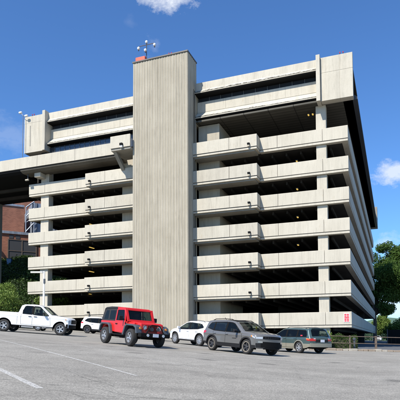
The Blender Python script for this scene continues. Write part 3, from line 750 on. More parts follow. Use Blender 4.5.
# trees on the right
def tree(px, Y, blobs, lab, mat, size, n, trunk, name='tree', base_py=None):
    c = aim(px, 338, Y); z = ground_z(c.x, c.y)
    e = empty(name, (c.x, c.y, z), 0, lab, 'tree')
    q = MB(); q.tube([(0,0,-.5),(.1,0,trunk*.3),(-.15,.1,trunk*.65),(.2,0,trunk)], [trunk*.028,trunk*.022,trunk*.015,trunk*.006], 10); q.build('trunk', 'bark', e)
    pts = []; tot = sum(b[3]**2 for b in blobs); q = MB()
    for (bx_, by_, Yo, r) in blobs:
        c2 = aim(bx_, by_, Y+Yo) - Vector(e.location)
        q.tube([(0,0,trunk*.35),(c2.x*.5,c2.y*.5,trunk*.35+(c2.z-trunk*.35)*.6),(c2.x*.95,c2.y*.95,c2.z)], [trunk*.013,trunk*.008,trunk*.002], 6)
        for s_ in range(9):
            d = rg.normal(size=3); d /= np.linalg.norm(d); cc = np.array(c2)+d*r*.62
            pts.append(blob(rg, cc, (r*.5,r*.5,r*.36), int(n*r*r/tot/9), .25))
    q.build('limb', 'bark', e)
    leaves('crown', np.concatenate(pts), size, mat, e); return e
tree(375, 118, [(383,262,0,4.2),(390,252,2,3.4),(378,275,3,3.6),(392,275,-2,5.0),(402,268,0,4.5),(381,292,0,4.2),(398,290,3,4.6),(384,306,-1,2.6),(376,300,3,2.8),(410,262,0,4.6),(412,284,0,4.6),(388,308,2,1.8)],
     'tall dark green tree rising behind the far end of the garage', 'leaf_tree', .2, 75000, 17)
tree(381, 142, [(380,322,0,2.3),(384,326,-1,2.3),(377,329,0,2.0),(388,325,1,1.8),(382,317,0,1.5)], 'small bright yellow-green tree under the tall dark tree', 'leaf_bush', .2, 9000, 4.6, 'small_tree')
tree(398, 100, [(396,329,0,2.0),(404,326,2,2.3),(391,334,0,1.6),(412,330,1,2.3)], 'dark rounded tree at the right edge behind black fence', 'leaf_tree', .16, 9000, 3.0, 'small_tree')
c = aim(387, 340, 72)
e = empty('board_fence', (c.x, c.y, ground_z(c.x,c.y)), R(-4), 'tall black board fence at the right edge beyond the driveway', 'fence')
for i in range(14):
    q = MB(); q.box(i*.62, i*.62+.6, 0, .05, .05, 2.1+.02*(i%3)); q.build('board', 'black', e)
for i in range(4):
    q = MB(); q.box(i*2.5, i*2.5+.1, -.1, -.003, 0, 2.2); q.build('post', 'dark', e)
# hills
def hill(name, Y, pts, depth):
    q = MB(); top = [aim(x_, y_, Y) for x_, y_ in pts]
    vs = [(p.x, p.y, -6) for p in top]+[(p.x*1.05, p.y+depth*.5, p.z) for p in top]+[(p.x*1.1, p.y+depth, -6) for p in top]; n = len(top)
    q.add(vs, [(i, i+1, n+i+1, n+i) for i in range(n-1)]+[(n+i, n+i+1, 2*n+i+1, 2*n+i) for i in range(n-1)])
    o = q.build(name, 'hill', recalc=False); return tag(o, kind='structure')
hill('hill', 1300, [(300,338),(340,330),(370,325),(385,320.5),(392,318),(400,315.5),(415,312),(440,314),(480,322),(560,336)], 600)
hill('hill', 700, [(330,338),(360,330),(378,326),(388,323),(398,322),(412,319),(440,324),(500,334),(560,338)], 300)
hill('hill', 1600, [(-900,330),(-600,318),(-300,312),(-100,322),(60,330),(180,325),(280,332),(360,338)], 600)
# far tree belt standing on level ground
U = rg.uniform(20,140,9000); V = rg.uniform(150,190,9000); Z = rg.uniform(-1,3.6,9000)*(.7+.3*np.sin(U*.35))
tag(leaves('far_wood', np.stack([U,V,Z],1), .5, 'leaf_far'), 'low belt of distant trees beyond the driveway', 'trees', kind='stuff')
exec_cars = True

# ================================================================ vehicles
def interp(pts, x):
    if x <= pts[0][0]: return pts[0][1]
    for (a, za), (b, zb) in zip(pts, pts[1:]):
        if x <= b: return za + (zb-za)*(x-a)/(b-a) if b > a else zb
    return pts[-1][1]
class Car:
    def __init__(s, **k): s.__dict__.update(k)
    # warp from box space to the finished shape
    def warp(s, x, y, z):
        a = min(1.3, abs(y)/s.W)
        f = smooth(s.xf-s.nose, s.xf, x); r = smooth(-s.xr+s.tail, -s.xr, x)*1.0 if x < -s.xr+s.tail else 0
        r = smooth(0, s.tail, -s.xr+s.tail-x) if x < -s.xr+s.tail else 0
        x2 = x - s.bf*f*a**2.6 + s.br*r*a**2.6
        hi = max(0, z-s.belt)/(s.roof-s.belt)
        y2 = y*(1 - s.tum*hi) if z > s.belt else y
        y2 *= 1 - s.low*max(0, (.5-z)/.35)**1.5
        y2 *= 1 - s.tf*f - s.tr*r
        d = (z-(s.belt-.12))/.06
        if abs(z-s.belt) < .4 and a > .9: y2 += math.copysign(s.crease*math.exp(-d*d), y)
        z2 = z - s.crown*a*a*smooth(s.belt-.35, s.belt, z)
        return (x2, y2, z2)
    def top(s, x): return interp(s.prof, x)
    def bot(s, x, arch=True):
        z = interp(s.under, x)
        if arch:
            for wx in s.wheels:
                d = abs(x-wx)
                if d < s.ar: z = max(z, s.wr + math.sqrt(s.ar**2-d*d))
        return z
    def cols(s):
        xs = {round(-s.xr+i*(s.xf+s.xr)/190, 4) for i in range(191)} | {round(p[0], 4) for p in s.prof if -s.xr <= p[0] <= s.xf}
        for wx in s.wheels:
            for t in range(0, 19): xs.add(round(wx + s.ar*math.cos(math.pi*t/18), 4))
            xs.add(wx-s.ar-.004); xs.add(wx+s.ar+.004)
        return sorted(x for x in xs if -s.xr <= x <= s.xf)
    def shell(s, parent, paint, lower=None, zl=0, wins=(), slopes=()):
        q = MB(); xs = s.cols(); W = s.W; ns = 40; rings = []
        def hole(pts):
            x = sum(p[0] for p in pts)/4; y = sum(p[1] for p in pts)/4; z = sum(p[2] for p in pts)/4
            if y > W-.02:
                return any(w_[0][0] < x < w_[0][1] and interp(w_[1], x) < z < interp(w_[2], x) for w_ in wins)
            for (a, b_, ya, yb) in slopes:
                if min(a, b_) < x < max(a, b_) and y < ya+(yb-ya)*(x-a)/(b_-a) and abs(z-s.top(x)) < .01: return True
            return False
        for x in xs:
            zt = s.top(x); zb = s.bot(x); r = min(s.rad, (zt-zb)*.4)
            if lower: 
                zc = max(zb+.01, min(zl, zt-r-.02)); zz = [zb+(zc-zb)*j/3 for j in range(3)] + [zc+(zt-r-zc)*j/(ns-3) for j in range(ns-2)]
            else: zz = [zb+(zt-r-zb)*j/ns for j in range(ns+1)]
            ring = [(x, W, z) for z in zz]
            ring += [(x, W-r*(1-math.cos(R(t))), zt-r+r*math.sin(R(t))) for t in (22,45,68,90)]
            ring += [(x, (W-r)*(1-j/14), zt) for j in range(1, 15)]
            rings.append(ring)
        n = len(rings[0])
        for sg_ in (1, -1):
            vs = [(x, y*sg_, z) for ring in rings for x, y, z in ring]
            fl, fu = [], []
            for i in range(len(rings)-1):
                for j in range(n-1):
                    f_ = (i*n+j, (i+1)*n+j, (i+1)*n+j+1, i*n+j+1)
                    if hole([rings[i][j], rings[i+1][j], rings[i+1][j+1], rings[i][j+1]]): continue
                    (fl if lower and j < 3 else fu).append(f_)
            o = len(q.v); q.add(vs, fu, paint)
            if fl: q.f += [tuple(a+o for a in f_) for f_ in fl]; q.m += [q.mi(lower)]*len(fl)
            for e_, ring in ((0, rings[0]), (1, rings[-1])):       # end caps
                lim = ns+5; vs = []; T = 7
                for j in range(lim): 
                    for t in range(T+1): vs.append((ring[j][0], sg_*ring[j][1]*(1-t/T), ring[j][2]))
                fs = [(j*(T+1)+t, j*(T+1)+t+1, (j+1)*(T+1)+t+1, (j+1)*(T+1)+t) for j in range(lim-1) for t in range(T)]
                q.add(vs, fs, paint)
        me_o = q.build('body', None, parent, warp=s.warp, smooth_angle=35)
        bm = bmesh.new(); bm.from_mesh(me_o.data); bmesh.ops.remove_doubles(bm, verts=bm.verts, dist=.0008); bmesh.ops.recalc_face_normals(bm, faces=bm.faces); bm.to_mesh(me_o.data); bm.free()
        for p in me_o.data.polygons: p.use_smooth = True
        me_o.data.set_sharp_from_angle(angle=R(32))
        # dark inside: floor, wheel wells
        q = MB(); wi = W-.30
        q.box(-s.xr+.25, s.xf-.25, -wi, wi, s.gc+.03, s.belt-.3)
        q.box(-s.xr+.12, s.xf-1.1, -W+.05, W-.05, s.belt-.30, s.belt-.26)
        for sg_ in (1, -1):
            for wx in s.wheels:
                pr_ = [(wx+s.ar*1.0*math.cos(R(t)), s.wr+s.ar*math.sin(R(t))) for t in range(-15, 196, 15)]
                o = len(q.v); q.v += [(x, sg_*(W-.012), z) for x, z in pr_] + [(x, sg_*wi, z) for x, z in pr_]; m_ = len(pr_)
                q.f += [(o+i, o+i+1, o+m_+i+1, o+m_+i) for i in range(m_-1)]; q.m += [0]*(m_-1)
        q.build('underbody', 'black', parent, warp=s.warp)
        return me_o
    def side(s, name, sg_, xlo, lo, hi, mat, parent, off=.006, ny=3, nx=14, y=None):
        """patch on the flank: lo/hi are polylines of (x,z)"""
        xa, xb = xlo; q = MB(); vs = []
        for i in range(nx+1):
            x = xa+(xb-xa)*i/nx
            for j in range(ny+1): vs.append((x, sg_*((y or s.W)+off), interp(lo, x)+(interp(hi, x)-interp(lo, x))*j/ny))
        q.add(vs, [(i*(ny+1)+j, (i+1)*(ny+1)+j, (i+1)*(ny+1)+j+1, i*(ny+1)+j+1) for i in range(nx) for j in range(ny)])
        return q.build(name, mat, parent, warp=s.warp, smooth_angle=30)
    def slope(s, name, x0, x1, y0, y1, mat, parent, off=.012, n=8, r=.1):
        """patch on the upper contour (windscreen, rear window)"""
        q = MB(); vs = []; dz = s.top(x1)-s.top(x0); d = math.hypot(dz, x1-x0); nx, nz = -dz/d, (x1-x0)/d
        if nz < 0: nx, nz = -nx, -nz
        for i in range(n+1):
            t = i/n; x = x0+(x1-x0)*t; yy = y0+(y1-y0)*t; e_ = min(t, 1-t)
            yy *= 1-.05*max(0, 1-e_*8)
            for j in range(9): vs.append((x+nx*off, yy*(1-2*j/8), s.top(x)+nz*off))
        q.add(vs, [(i*9+j, (i+1)*9+j, (i+1)*9+j+1, i*9+j+1) for i in range(n) for j in range(8)])
        return q.build(name, mat, parent, warp=s.warp, smooth_angle=40)
    def end(s, name, front, y0, y1, z0_, z1_, mat, parent, off=.008, ny=8, nz=3, thick=.03):
        """slab on the nose or tail, follows its curve"""
        x = (s.xf+off) if front else (-s.xr-off); xi = x-(thick if front else -thick); q = MB(); vs = []
        for xx in (x, xi):
            for i in range(ny+1):
                for j in range(nz+1): vs.append((xx, y0+(y1-y0)*i/ny, z0_+(z1_-z0_)*j/nz))
        m_ = (ny+1)*(nz+1); g = lambda i, j, k: k*m_+i*(nz+1)+j
        fs = [(g(i,j,k), g(i+1,j,k), g(i+1,j+1,k), g(i,j+1,k)) for k in (0,1) for i in range(ny) for j in range(nz)]
        fs += [(g(i,0,0), g(i+1,0,0), g(i+1,0,1), g(i,0,1)) for i in range(ny)] + [(g(i,nz,0), g(i+1,nz,0), g(i+1,nz,1), g(i,nz,1)) for i in range(ny)]
        fs += [(g(0,j,0), g(0,j+1,0), g(0,j+1,1), g(0,j,1)) for j in range(nz)] + [(g(ny,j,0), g(ny,j+1,0), g(ny,j+1,1), g(ny,j,1)) for j in range(nz)]
        q.add(vs, fs); return q.build(name, mat, parent, warp=s.warp, smooth_angle=40)
    def seals(s, e, wins, mat='black', w=.02):
        for sg_ in (1, -1):
            for (xa, xb), lo, hi in wins:
                up = lambda P, d: [(x, z+d) for x, z in P]
                s.side('window_seal', sg_, (xa-w, xb+w), up(lo,-w), up(lo,w*.9), mat, e, .010, ny=1)
                s.side('window_seal', sg_, (xa-w, xb+w), up(hi,-w*.9), up(hi,w), mat, e, .010, ny=1, nx=24)
                for x in (xa, xb):
                    if interp(hi, x)-interp(lo, x) > .05: s.side('window_seal', sg_, (x-w, x+w), [(x-w, interp(lo,x)-w),(x+w, interp(lo,x)-w)], [(x-w, interp(hi,x)+w),(x+w, interp(hi,x)+w)], mat, e, .011, ny=2, nx=1)
            ws = sorted(wins, key=lambda q_: q_[0][0])
            for a, b_ in zip(ws, ws[1:]):
                s.side('door_pillar', sg_, (a[0][1]-.005, b_[0][0]+.005), [(a[0][1], interp(a[1], a[0][1]))]*1+[(b_[0][0], interp(b_[1], b_[0][0]))], [(a[0][1], interp(a[2], a[0][1])),(b_[0][0], interp(b_[2], b_[0][0]))], mat, e, .007, ny=2, nx=1)
    def cabin(s, e, front_x, rows=(.0,-.85), seat='seat_cloth'):
        wy = s.W*(1-s.tum)-.12
        for ri, x in enumerate(rows):
            ys = (-.36,.36) if ri == 0 else (-.4,.0,.4)
            for y in ys:
                q = MB(); hw = .24 if ri == 0 else .19
                q.box(x-.12, x+.42, y-hw, y+hw, s.belt-.5, s.belt-.30); q.box(x-.24, x-.08, y-hw, y+hw, s.belt-.4, s.belt+.16)
                q.box(x-.22, x-.13, y-.13, y+.13, s.belt+.19, s.belt+.36); q.tube([(x-.17,y-.05,s.belt+.1),(x-.17,y-.05,s.belt+.2)], .012, 5); q.tube([(x-.17,y+.05,s.belt+.1),(x-.17,y+.05,s.belt+.2)], .012, 5)
                q.build('seat', seat, e, bevel=.03)
        q = MB(); q.box(front_x-.55, front_x-.05, -s.W+.1, s.W-.1, s.belt-.35, s.belt-.03); q.build('dashboard', 'black', e, bevel=.03)
        q = MB(); c_ = (front_x-.66, .36, s.belt-.03); q.tube([(c_[0]+.07*math.sin(t_*.524), c_[1]+.18*math.cos(t_*.524), c_[2]+.17*math.sin(t_*.524)) for t_ in range(13)], .014, 6); q.build('steering_wheel', 'black', e)
        xs_ = [x for x in (rows[-1]-.5, rows[-1], rows[0], rows[0]+.25)]
        q = MB(); vs = [(x, y, s.top(x)-s.crown-.05) for x in xs_ for y in (-wy+.05, wy-.05)]
        q.add(vs, [(2*i, 2*i+1, 2*i+3, 2*i+2) for i in range(3)]); q.build('headliner', 'seat_cloth', e)
    def archtrim(s, parent, mat, w=.07, out=.02, front=True, rear=True):
        for sg_ in (1, -1):
            for wx in s.wheels:
                q = MB(); vs = []; n = 16
                for i in range(n+1):
                    t = math.pi*i/n; c_, s_ = math.cos(t), math.sin(t)
                    for rr, oo in ((s.ar-.012, -.04), (s.ar-.012, out), (s.ar+w*.6, out), (s.ar+w, .002)):
                        vs.append((wx+rr*c_, sg_*(s.W+oo), s.wr+rr*s_ if s_ > .02 else s.wr))
                for i in range(n+1):           # bring the ends down to the sill
                    if i in (0, n):
                        for k in range(4):
                            x_, y_, z_ = vs[i*4+k]; vs[i*4+k] = (x_, y_, interp(s.under, wx)+.04)
                q.add(vs, [(i*4+k, (i+1)*4+k, (i+1)*4+k+1, i*4+k+1) for i in range(n) for k in range(3)])
                q.build('wheel_arch_trim', mat, parent, warp=s.warp, smooth_angle=40)
    def seams(s, sg_, lines, parent, mat='black'):
        q = MB()
        for pts in lines:
            for (xa, za), (xb, zb) in zip(pts, pts[1:]):
                n = 6; d = math.hypot(xb-xa, zb-za); ox, oz = -(zb-za)/d*.007, (xb-xa)/d*.007; vs = []
                for i in range(n+1):
                    x, z = xa+(xb-xa)*i/n, za+(zb-za)*i/n
                    vs += [(x+ox, sg_*(s.W+.003), z+oz), (x-ox, sg_*(s.W+.003), z-oz)]
                q.add(vs, [(2*i, 2*i+1, 2*i+3, 2*i+2) for i in range(n)])
        return q.build('door_gap', mat, parent, warp=s.warp)
    def box(s, name, x0, x1, y0, y1, z0_, z1_, mat, parent, bevel=.02, warp=True):
        q = MB(); q.box(x0, x1, y0, y1, z0_, z1_)
        return q.build(name, mat, parent, bevel=bevel, warp=s.warp if warp else None)
def wheel(parent, x, y, r, wd, sg_, rimmat, spokes=5, rr=.68, double=False, name='wheel', z=None, steer=0):
    z = r if z is None else z
    hub = MB(); hub.lathe([(0,-.02),(r*rr*.8,-.02),(r*rr*.8,.02),(0,.02)], 0, 0, 0, 'y', 20)
    o = hub.build(name, 'dark', parent); o.location = (x, y, z); o.rotation_euler = (0, rnd.uniform(0,6), steer)
    o.rotation_mode = 'ZYX'; o.rotation_euler = (0, rnd.uniform(0,1.2), steer)
    w2 = wd/2
    t = MB(); t.lathe([(r*rr,-w2*.85),(r*(rr+.06),-w2*.98),(r*.9,-w2),(r*.975,-w2*.82),(r,-w2*.5),(r,w2*.5),(r*.975,w2*.82),(r*.9,w2),(r*(rr+.06),w2*.98),(r*rr,w2*.85),(r*rr*.97,0),(r*rr,-w2*.85)], 0,0,0,'y',36)
    t.build('tyre', 'tyre', o, smooth_angle=50)
    q = MB(); R_ = r*rr; f = sg_*w2
    q.lathe([(R_*1.01,f*.55),(R_*1.01,f*.9),(R_*.93,f*.92),(R_*.88,f*.45),(R_*.86,-f*.3)], 0,0,0,'y',32)
    q.lathe([(0,f*.68),(R_*.16,f*.7),(R_*.24,f*.6),(R_*.26,f*.1)], 0,0,0,'y',16)
    for k in range(spokes):
        a = 2*math.pi*k/spokes
        for da in ((-.16,.16) if double else (0,)):
            w_in, w_out = (R_*.07, R_*.07) if double else (R_*.15, R_*.13)
            ca, sa = math.cos(a+da), math.sin(a+da); cb, sb = math.cos(a+da*.3), math.sin(a+da*.3)
            px, pz = -sa, ca
            i0 = (cb*R_*.15, sb*R_*.15); o0_ = (ca*R_*.93, sa*R_*.93)
            vs = []
            for (bx_, bz_), ww, yo in ((i0, w_in, f*.66), (o0_, w_out, f*.84)):
                for sx in (-1, 1):
                    for dy in (0, -f*.22): vs.append((bx_+px*ww*sx, yo+dy, bz_+pz*ww*sx))
            q.add(vs, [(0,2,6,4),(1,3,7,5),(0,4,5,1),(2,3,7,6),(0,1,3,2),(4,6,7,5)])
    q.build('rim', rimmat, o)
    return o
def place(name, lab, cat, X, Y, head, dz=0):
    z = ground_z(X, Y)+.006+dz; nrm = gnorm(X, Y)
    hx = Vector((math.cos(R(head)), math.sin(R(head)), 0)); hx = (hx - nrm*hx.dot(nrm)).normalized(); ly = nrm.cross(hx)
    e = bpy.data.objects.new(name, None); C.objects.link(e)
    mt = Matrix(((hx.x, ly.x, nrm.x, X),(hx.y, ly.y, nrm.y, Y),(hx.z, ly.z, nrm.z, z),(0,0,0,1)))
    e.rotation_euler = mt.to_euler(); e.location = (X, Y, z)
    return tag(e, lab, cat)
def mirror(parent, car, sg_, x, z, mat, y=None):
    q = MB(); y = car.W if y is None else y; y *= (1-car.tum*max(0,z-car.belt)/(car.roof-car.belt))
    q.prism([(x-.02,z-.02),(x+.11,z-.03),(x+.13,z+.06),(x+.07,z+.13),(x-.01,z+.13)], 'y', sg_*(y+.06), sg_*(y+.25))
    q.box(x+.02, x+.08, min(sg_*(y-.03), sg_*(y+.08)), max(sg_*(y-.03), sg_*(y+.08)), z-.03, z+.03)
    return q.build('wing_mirror', mat, parent, bevel=.015)
def plate(parent, x, z, facing, y=0):
    q = MB(); q.box(x-.008, x+.008, y-.15, y+.15, z-.075, z+.075); o = q.build('number_plate', 'plate', parent)
    return o
def handles(c, e, mat, xs, z):
    for sg_ in (1, -1):
        for x in xs: c.box('door_handle', x-.1, x+.1, *sorted((sg_*(c.W+.0), sg_*(c.W+.035))), z-.018, z+.018, mat, e, .008)
GROUP = None

# ---- white pickup
e = place('pickup_truck', 'white double-cab pickup truck at far left with grey alloy wheels and black front bumper', 'pickup truck', -11.1, 34.2, 1.4)
c = Car(xf=2.56, xr=3.05, W=1.0, nose=.7, tail=.5, bf=.22, br=.06, belt=1.24, roof=1.93, tum=.16, low=.03, tf=.03, tr=.0, crown=.04, crease=.012, rad=.07, gc=.42, wr=.40, ar=.51, wheels=(1.85,-1.85),
        prof=[(-3.05,1.32),(-1.0,1.34),(-.985,1.34),(-.93,1.42),(-.80,1.82),(-.62,1.90),(-.1,1.93),(.3,1.91),(.55,1.83),(1.22,1.30),(1.45,1.27),(2.25,1.21),(2.46,1.15),(2.56,1.04)],
        under=[(-3.05,.62),(-2.5,.52),(-1.3,.50),(1.3,.50),(2.4,.46),(2.56,.5)])
twins = [((-.66,-.06), [(-.66,1.30),(0,1.28)], [(-.66,1.52),(-.56,1.78),(-.45,1.82),(-.1,1.82)]), ((.06,1.02), [(0,1.27),(.5,1.25),(1.02,1.25)], [(.06,1.82),(.32,1.82),(.45,1.79),(1.02,1.30)])]
c.shell(e, 'c_white', None, 0, twins, [(1.2,.58,.88,.80),(-.94,-.83,.78,.76)]); c.seals(e, twins); c.cabin(e, 1.2, (.25,-.45))
for sg_ in (1, -1):
    c.side('side_window', sg_, (-.66,-.06), [(-.66,1.30),(0,1.28)], [(-.66,1.52),(-.56,1.78),(-.45,1.82),(-.1,1.82)], 'cglass', e)
    c.side('side_window', sg_, (.06,1.02), [(0,1.27),(.5,1.25),(1.02,1.25)], [(.06,1.82),(.32,1.82),(.45,1.79),(1.02,1.30)], 'cglass', e)
    c.seams(sg_, [[(-1.0,1.3),(-1.0,.56)],[(-.02,1.84),(-.02,.56)],[(1.12,1.2),(1.15,.9),(1.2,.56),(-.75,.56),(-.78,1.0),(-.75,1.25)]], e)
    c.side('rocker', sg_, (-1.3,1.3), [(-1.3,.46),(1.3,.46)], [(-1.3,.55),(1.3,.55)], 'plastic', e, -.01)
    mirror(e, c, sg_, .72, 1.28, 'plastic')
    c.side('headlight', sg_, (2.38,2.55), [(2.38,.92),(2.55,.86)], [(2.38,1.08),(2.55,1.04)], 'lens', e)
    c.side('turn_lamp', sg_, (2.29,2.39), [(2.29,1.02),(2.39,1.01)], [(2.29,1.09),(2.39,1.10)], 'amber', e, .009)
    c.end('headlight', True, *sorted((sg_*.68, sg_*.98)), .84, 1.04, 'lens', e, .006)
handles(c, e, 'plastic', (.18,-.18), 1.14)
c.slope('windshield', 1.2, .58, .90, .82, 'cglass', e)
c.slope('rear_window', -.94, -.83, .80, .78, 'cglass', e)
c.end('grille', True, -.70, .70, .78, 1.06, 'black', e, .012)
for k in range(4): c.end('grille_bar', True, -.62, .62, .81+.06*k, .828+.06*k, 'dark', e, .035, nz=1)
c.end('front_bumper', True, -.95, .95, .48, .72, 'black', e, .012, thick=.06)
for sg_ in (1,-1): c.side('bumper_corner', sg_, (2.39,2.56), [(2.39,.5),(2.56,.47)], [(2.39,.74),(2.56,.76)], 'black', e, .01)
c.end('tailgate', False, -.9, .9, .72, 1.28, 'c_white', e, .02); c.end('rear_bumper', False, -1., 1., .5, .68, 'chrome', e, .12, thick=.2)
for sg_ in (1,-1): c.end('taillight', False, *sorted((sg_*.86, sg_*.99)), .85, 1.25, 'tail', e)
for x in c.wheels:
    for sg_ in (1,-1): wheel(e, x, sg_*.87, .40, .26, sg_, 'alloy', 5, .60)

# ---- red off-roader, built from its separate panels
e = place('red_off_roader', 'red two-door off-roader with black soft rear top, black flares and steel bumper', 'off-roader', -3.36, 24.7, -51.3)
def jb(f, name, mat=None, parent=None, **k): q = MB(); f(q); return q.build(name, mat, parent or e, **k)
arch = lambda cx, r, a0=0, a1=180, st=12: [(cx+r*math.cos(R(t)), .42+r*math.sin(R(t))) for t in range(a0, a1+1, st)]
# tub with cut wheel arch, side profile extruded
rear = arch(-1.212,.50)
prof = [(.72,.52),(.72,1.13),(-1.85,1.13),(-1.85,.55)] + list(reversed([p for p in rear if p[1] > .55])) 
def tub(q): q.prism(prof, 'y', -.76, .76, 'c_red')
jb(tub, 'body', bevel=.025)
jb(lambda q: (q.prism([(.70,1.13),(.70,.7),(1.70,.66),(1.70,1.07),(1.62,1.115),(1.0,1.16)], 'y', -.60, .60, 'c_red')), 'hood', bevel=.04)
jb(lambda q: q.prism([(.68,1.125),(.68,.7),(1.30,.72),(1.30,1.10)], 'y', -.70, .70, 'c_red'), 'cowl', bevel=.04)
# fenders and flares
for sg_ in (1, -1):
    for cx, tag_ in ((1.212,'f'),(-1.212,'r')):
        y0, y1 = (.60, .90) if tag_ == 'f' else (.755, .90)
        ou = arch(cx,.60,8,172,8) if tag_ == 'f' else arch(cx,.58,0,180,9)
        if tag_ == 'f': ou = [(cx+.64,.62),(cx+.56,.92),(cx+.36,1.01),(cx-.34,1.03),(cx-.50,.94),(cx-.68,.50)]; inn = [(cx+.54,.62),(cx+.47,.86),(cx+.30,.94),(cx-.28,.955),(cx-.41,.88),(cx-.56,.50)]
        else: ou = [(cx+.66,.50),(cx+.50,.93),(cx+.34,1.03),(cx-.34,1.03),(cx-.50,.93),(cx-.60,.6)]; inn = [(cx+.54,.50),(cx+.41,.87),(cx+.28,.955),(cx-.28,.955),(cx-.41,.87),(cx-.50,.6)]
        def fl(q):
            n = len(ou); a, b = sorted((sg_*y0, sg_*y1))
            vs = [(x,a,z) for x,z in ou]+[(x,b,z) for x,z in ou]+[(x,a,z) for x,z in inn]+[(x,b,z) for x,z in inn]
            fs = []
            for i in range(n-1): fs += [(i,i+1,n+i+1,n+i),(2*n+i,2*n+i+1,3*n+i+1,3*n+i),(i,i+1,2*n+i+1,2*n+i),(n+i,n+i+1,3*n+i+1,3*n+i)]
            fs += [(0,n,3*n,2*n),(n-1,2*n-1,4*n-1,3*n-1)]; q.add(vs, fs, 'flare')
        jb(fl, 'fender_flare', bevel=.02)
    jb(lambda q: q.box(.68,1.66, *sorted((sg_*.58,sg_*.74)), .66,.98,'black'), 'inner_fender')
    # door
    jb(lambda q: q.prism([(-.36,.60),(-.36,1.12),(.60,1.12),(.60,.60)], 'y', *sorted((sg_*.762,sg_*.785)), 'c_red'), 'door', bevel=.012)
    def frame(q):
        o_ = [(-.36,1.12),(-.34,1.70),(-.28,1.745),(.36,1.745),(.44,1.68),(.63,1.12)]; i_ = [(-.28,1.16),(-.27,1.66),(-.24,1.675),(.32,1.675),(.37,1.64),(.53,1.16)]
        n = 6; f2_ = lambda p, yy: (p[0], sg_*(yy-.13*(p[1]-1.12)), p[1])
        vs = [f2_(p,.785) for p in o_]+[f2_(p,.785) for p in i_]+[f2_(p,.75) for p in o_]+[f2_(p,.75) for p in i_]
        fs = []
        for i in range(n):
            j_ = (i+1)%n; fs += [(i,j_,n+j_,n+i),(2*n+i,2*n+j_,3*n+j_,3*n+i),(i,j_,2*n+j_,2*n+i),(n+i,n+j_,3*n+j_,3*n+i)]
        q.add(vs, fs, 'c_red')
    jb(frame, 'door_frame')
    jb(lambda q: q.add([(-.29,sg_*.762,1.14),(.55,sg_*.762,1.14),(.38,sg_*.695,1.66),(-.28,sg_*.695,1.68),(-.29,sg_*.752,1.14),(.55,sg_*.752,1.14),(.38,sg_*.685,1.66),(-.28,sg_*.685,1.68)], [(0,1,2,3),(4,5,6,7),(0,1,5,4),(1,2,6,5),(2,3,7,6),(3,0,4,7)], 'jglass'), 'side_window')
    jb(lambda q: q.box(-.28,-.12, *sorted((sg_*.785,sg_*.82)), .98,1.02), 'door_handle', 'black', bevel=.008)
    for zz in (.74, 1.02): jb(lambda q: q.box(.60,.70, *sorted((sg_*.785,sg_*.805)), zz,zz+.06), 'door_hinge', 'black')
    jb(lambda q: (q.box(.42,.50,*sorted((sg_*.86,sg_*1.06)),1.17,1.38), q.box(.44,.48,*sorted((sg_*.76,sg_*.88)),1.2,1.25)), 'wing_mirror', 'plastic', bevel=.02)
    # black rear side of the top with clear window
    jb(lambda q: q.add([(-1.86,sg_*.745,1.12),(-.37,sg_*.745,1.12),(-.37,sg_*.665,1.74),(-1.62,sg_*.66,1.74),(-1.86,sg_*.70,1.12),(-.37,sg_*.70,1.12),(-.37,sg_*.62,1.74),(-1.62,sg_*.62,1.74)], [(0,1,2,3),(4,5,6,7),(0,1,5,4),(1,2,6,5),(2,3,7,6),(3,0,4,7)], 'cloth'), 'soft_side')
    jb(lambda q: q.add([(-1.60,sg_*.742,1.20),(-1.50+.03,sg_*.68,1.64),(-1.18,sg_*.68,1.64),(-1.14,sg_*.742,1.20)], [(0,1,2,3)], 'jglass'), 'rear_side_window', recalc=False)
    jb(lambda q: q.add([(-1.04,sg_*.742,1.20),(-1.04,sg_*.68,1.64),(-.50,sg_*.68,1.64),(-.50,sg_*.742,1.20)], [(0,1,2,3)], 'jglass'), 'rear_side_window', recalc=False)
    jb(lambda q: q.box(-.66,.66,*sorted((sg_*.74,sg_*.80)),.46,.53), 'side_step', 'black', bevel=.02)
    jb(lambda q: q.lathe([(0,.0),(.085,.0),(.095,-.03),(.095,-.08)], 1.76, sg_*.40, .90, 'x', 20, 'lens'), 'headlight', smooth_angle=40)
    jb(lambda q: q.lathe([(.098,.012),(.11,.012),(.11,-.05)], 1.755, sg_*.40, .90, 'x', 20, 'chrome'), 'headlight_ring')
    jb(lambda q: q.lathe([(0,.01),(.05,.01),(.05,-.05)], 1.86, sg_*.70, .86, 'x', 14, 'amber'), 'turn_lamp')
    jb(lambda q: q.lathe([(0,.0),(.065,.0),(.07,-.06)], 2.10, sg_*.42, .56, 'x', 16, 'lens'), 'fog_lamp')
    jb(lambda q: q.box(-1.92,-1.86,*sorted((sg_*.60,sg_*.74)),.82,1.0,'tail'), 'taillight', bevel=.01)
jb(lambda q: q.prism([(.44,1.72),(.30,1.795),(-.36,1.815),(-.36,1.745),(.30,1.735)], 'y', -.70,.70,'c_red'), 'front_roof', bevel=.02)
jb(lambda q: q.prism([(-.362,1.75),(-.362,1.825),(-1.0,1.835),(-1.50,1.80),(-1.66,1.74),(-1.90,1.14),(-1.84,1.14),(-1.60,1.70)], 'y', -.69,.69,'cloth'), 'soft_top', bevel=.04)
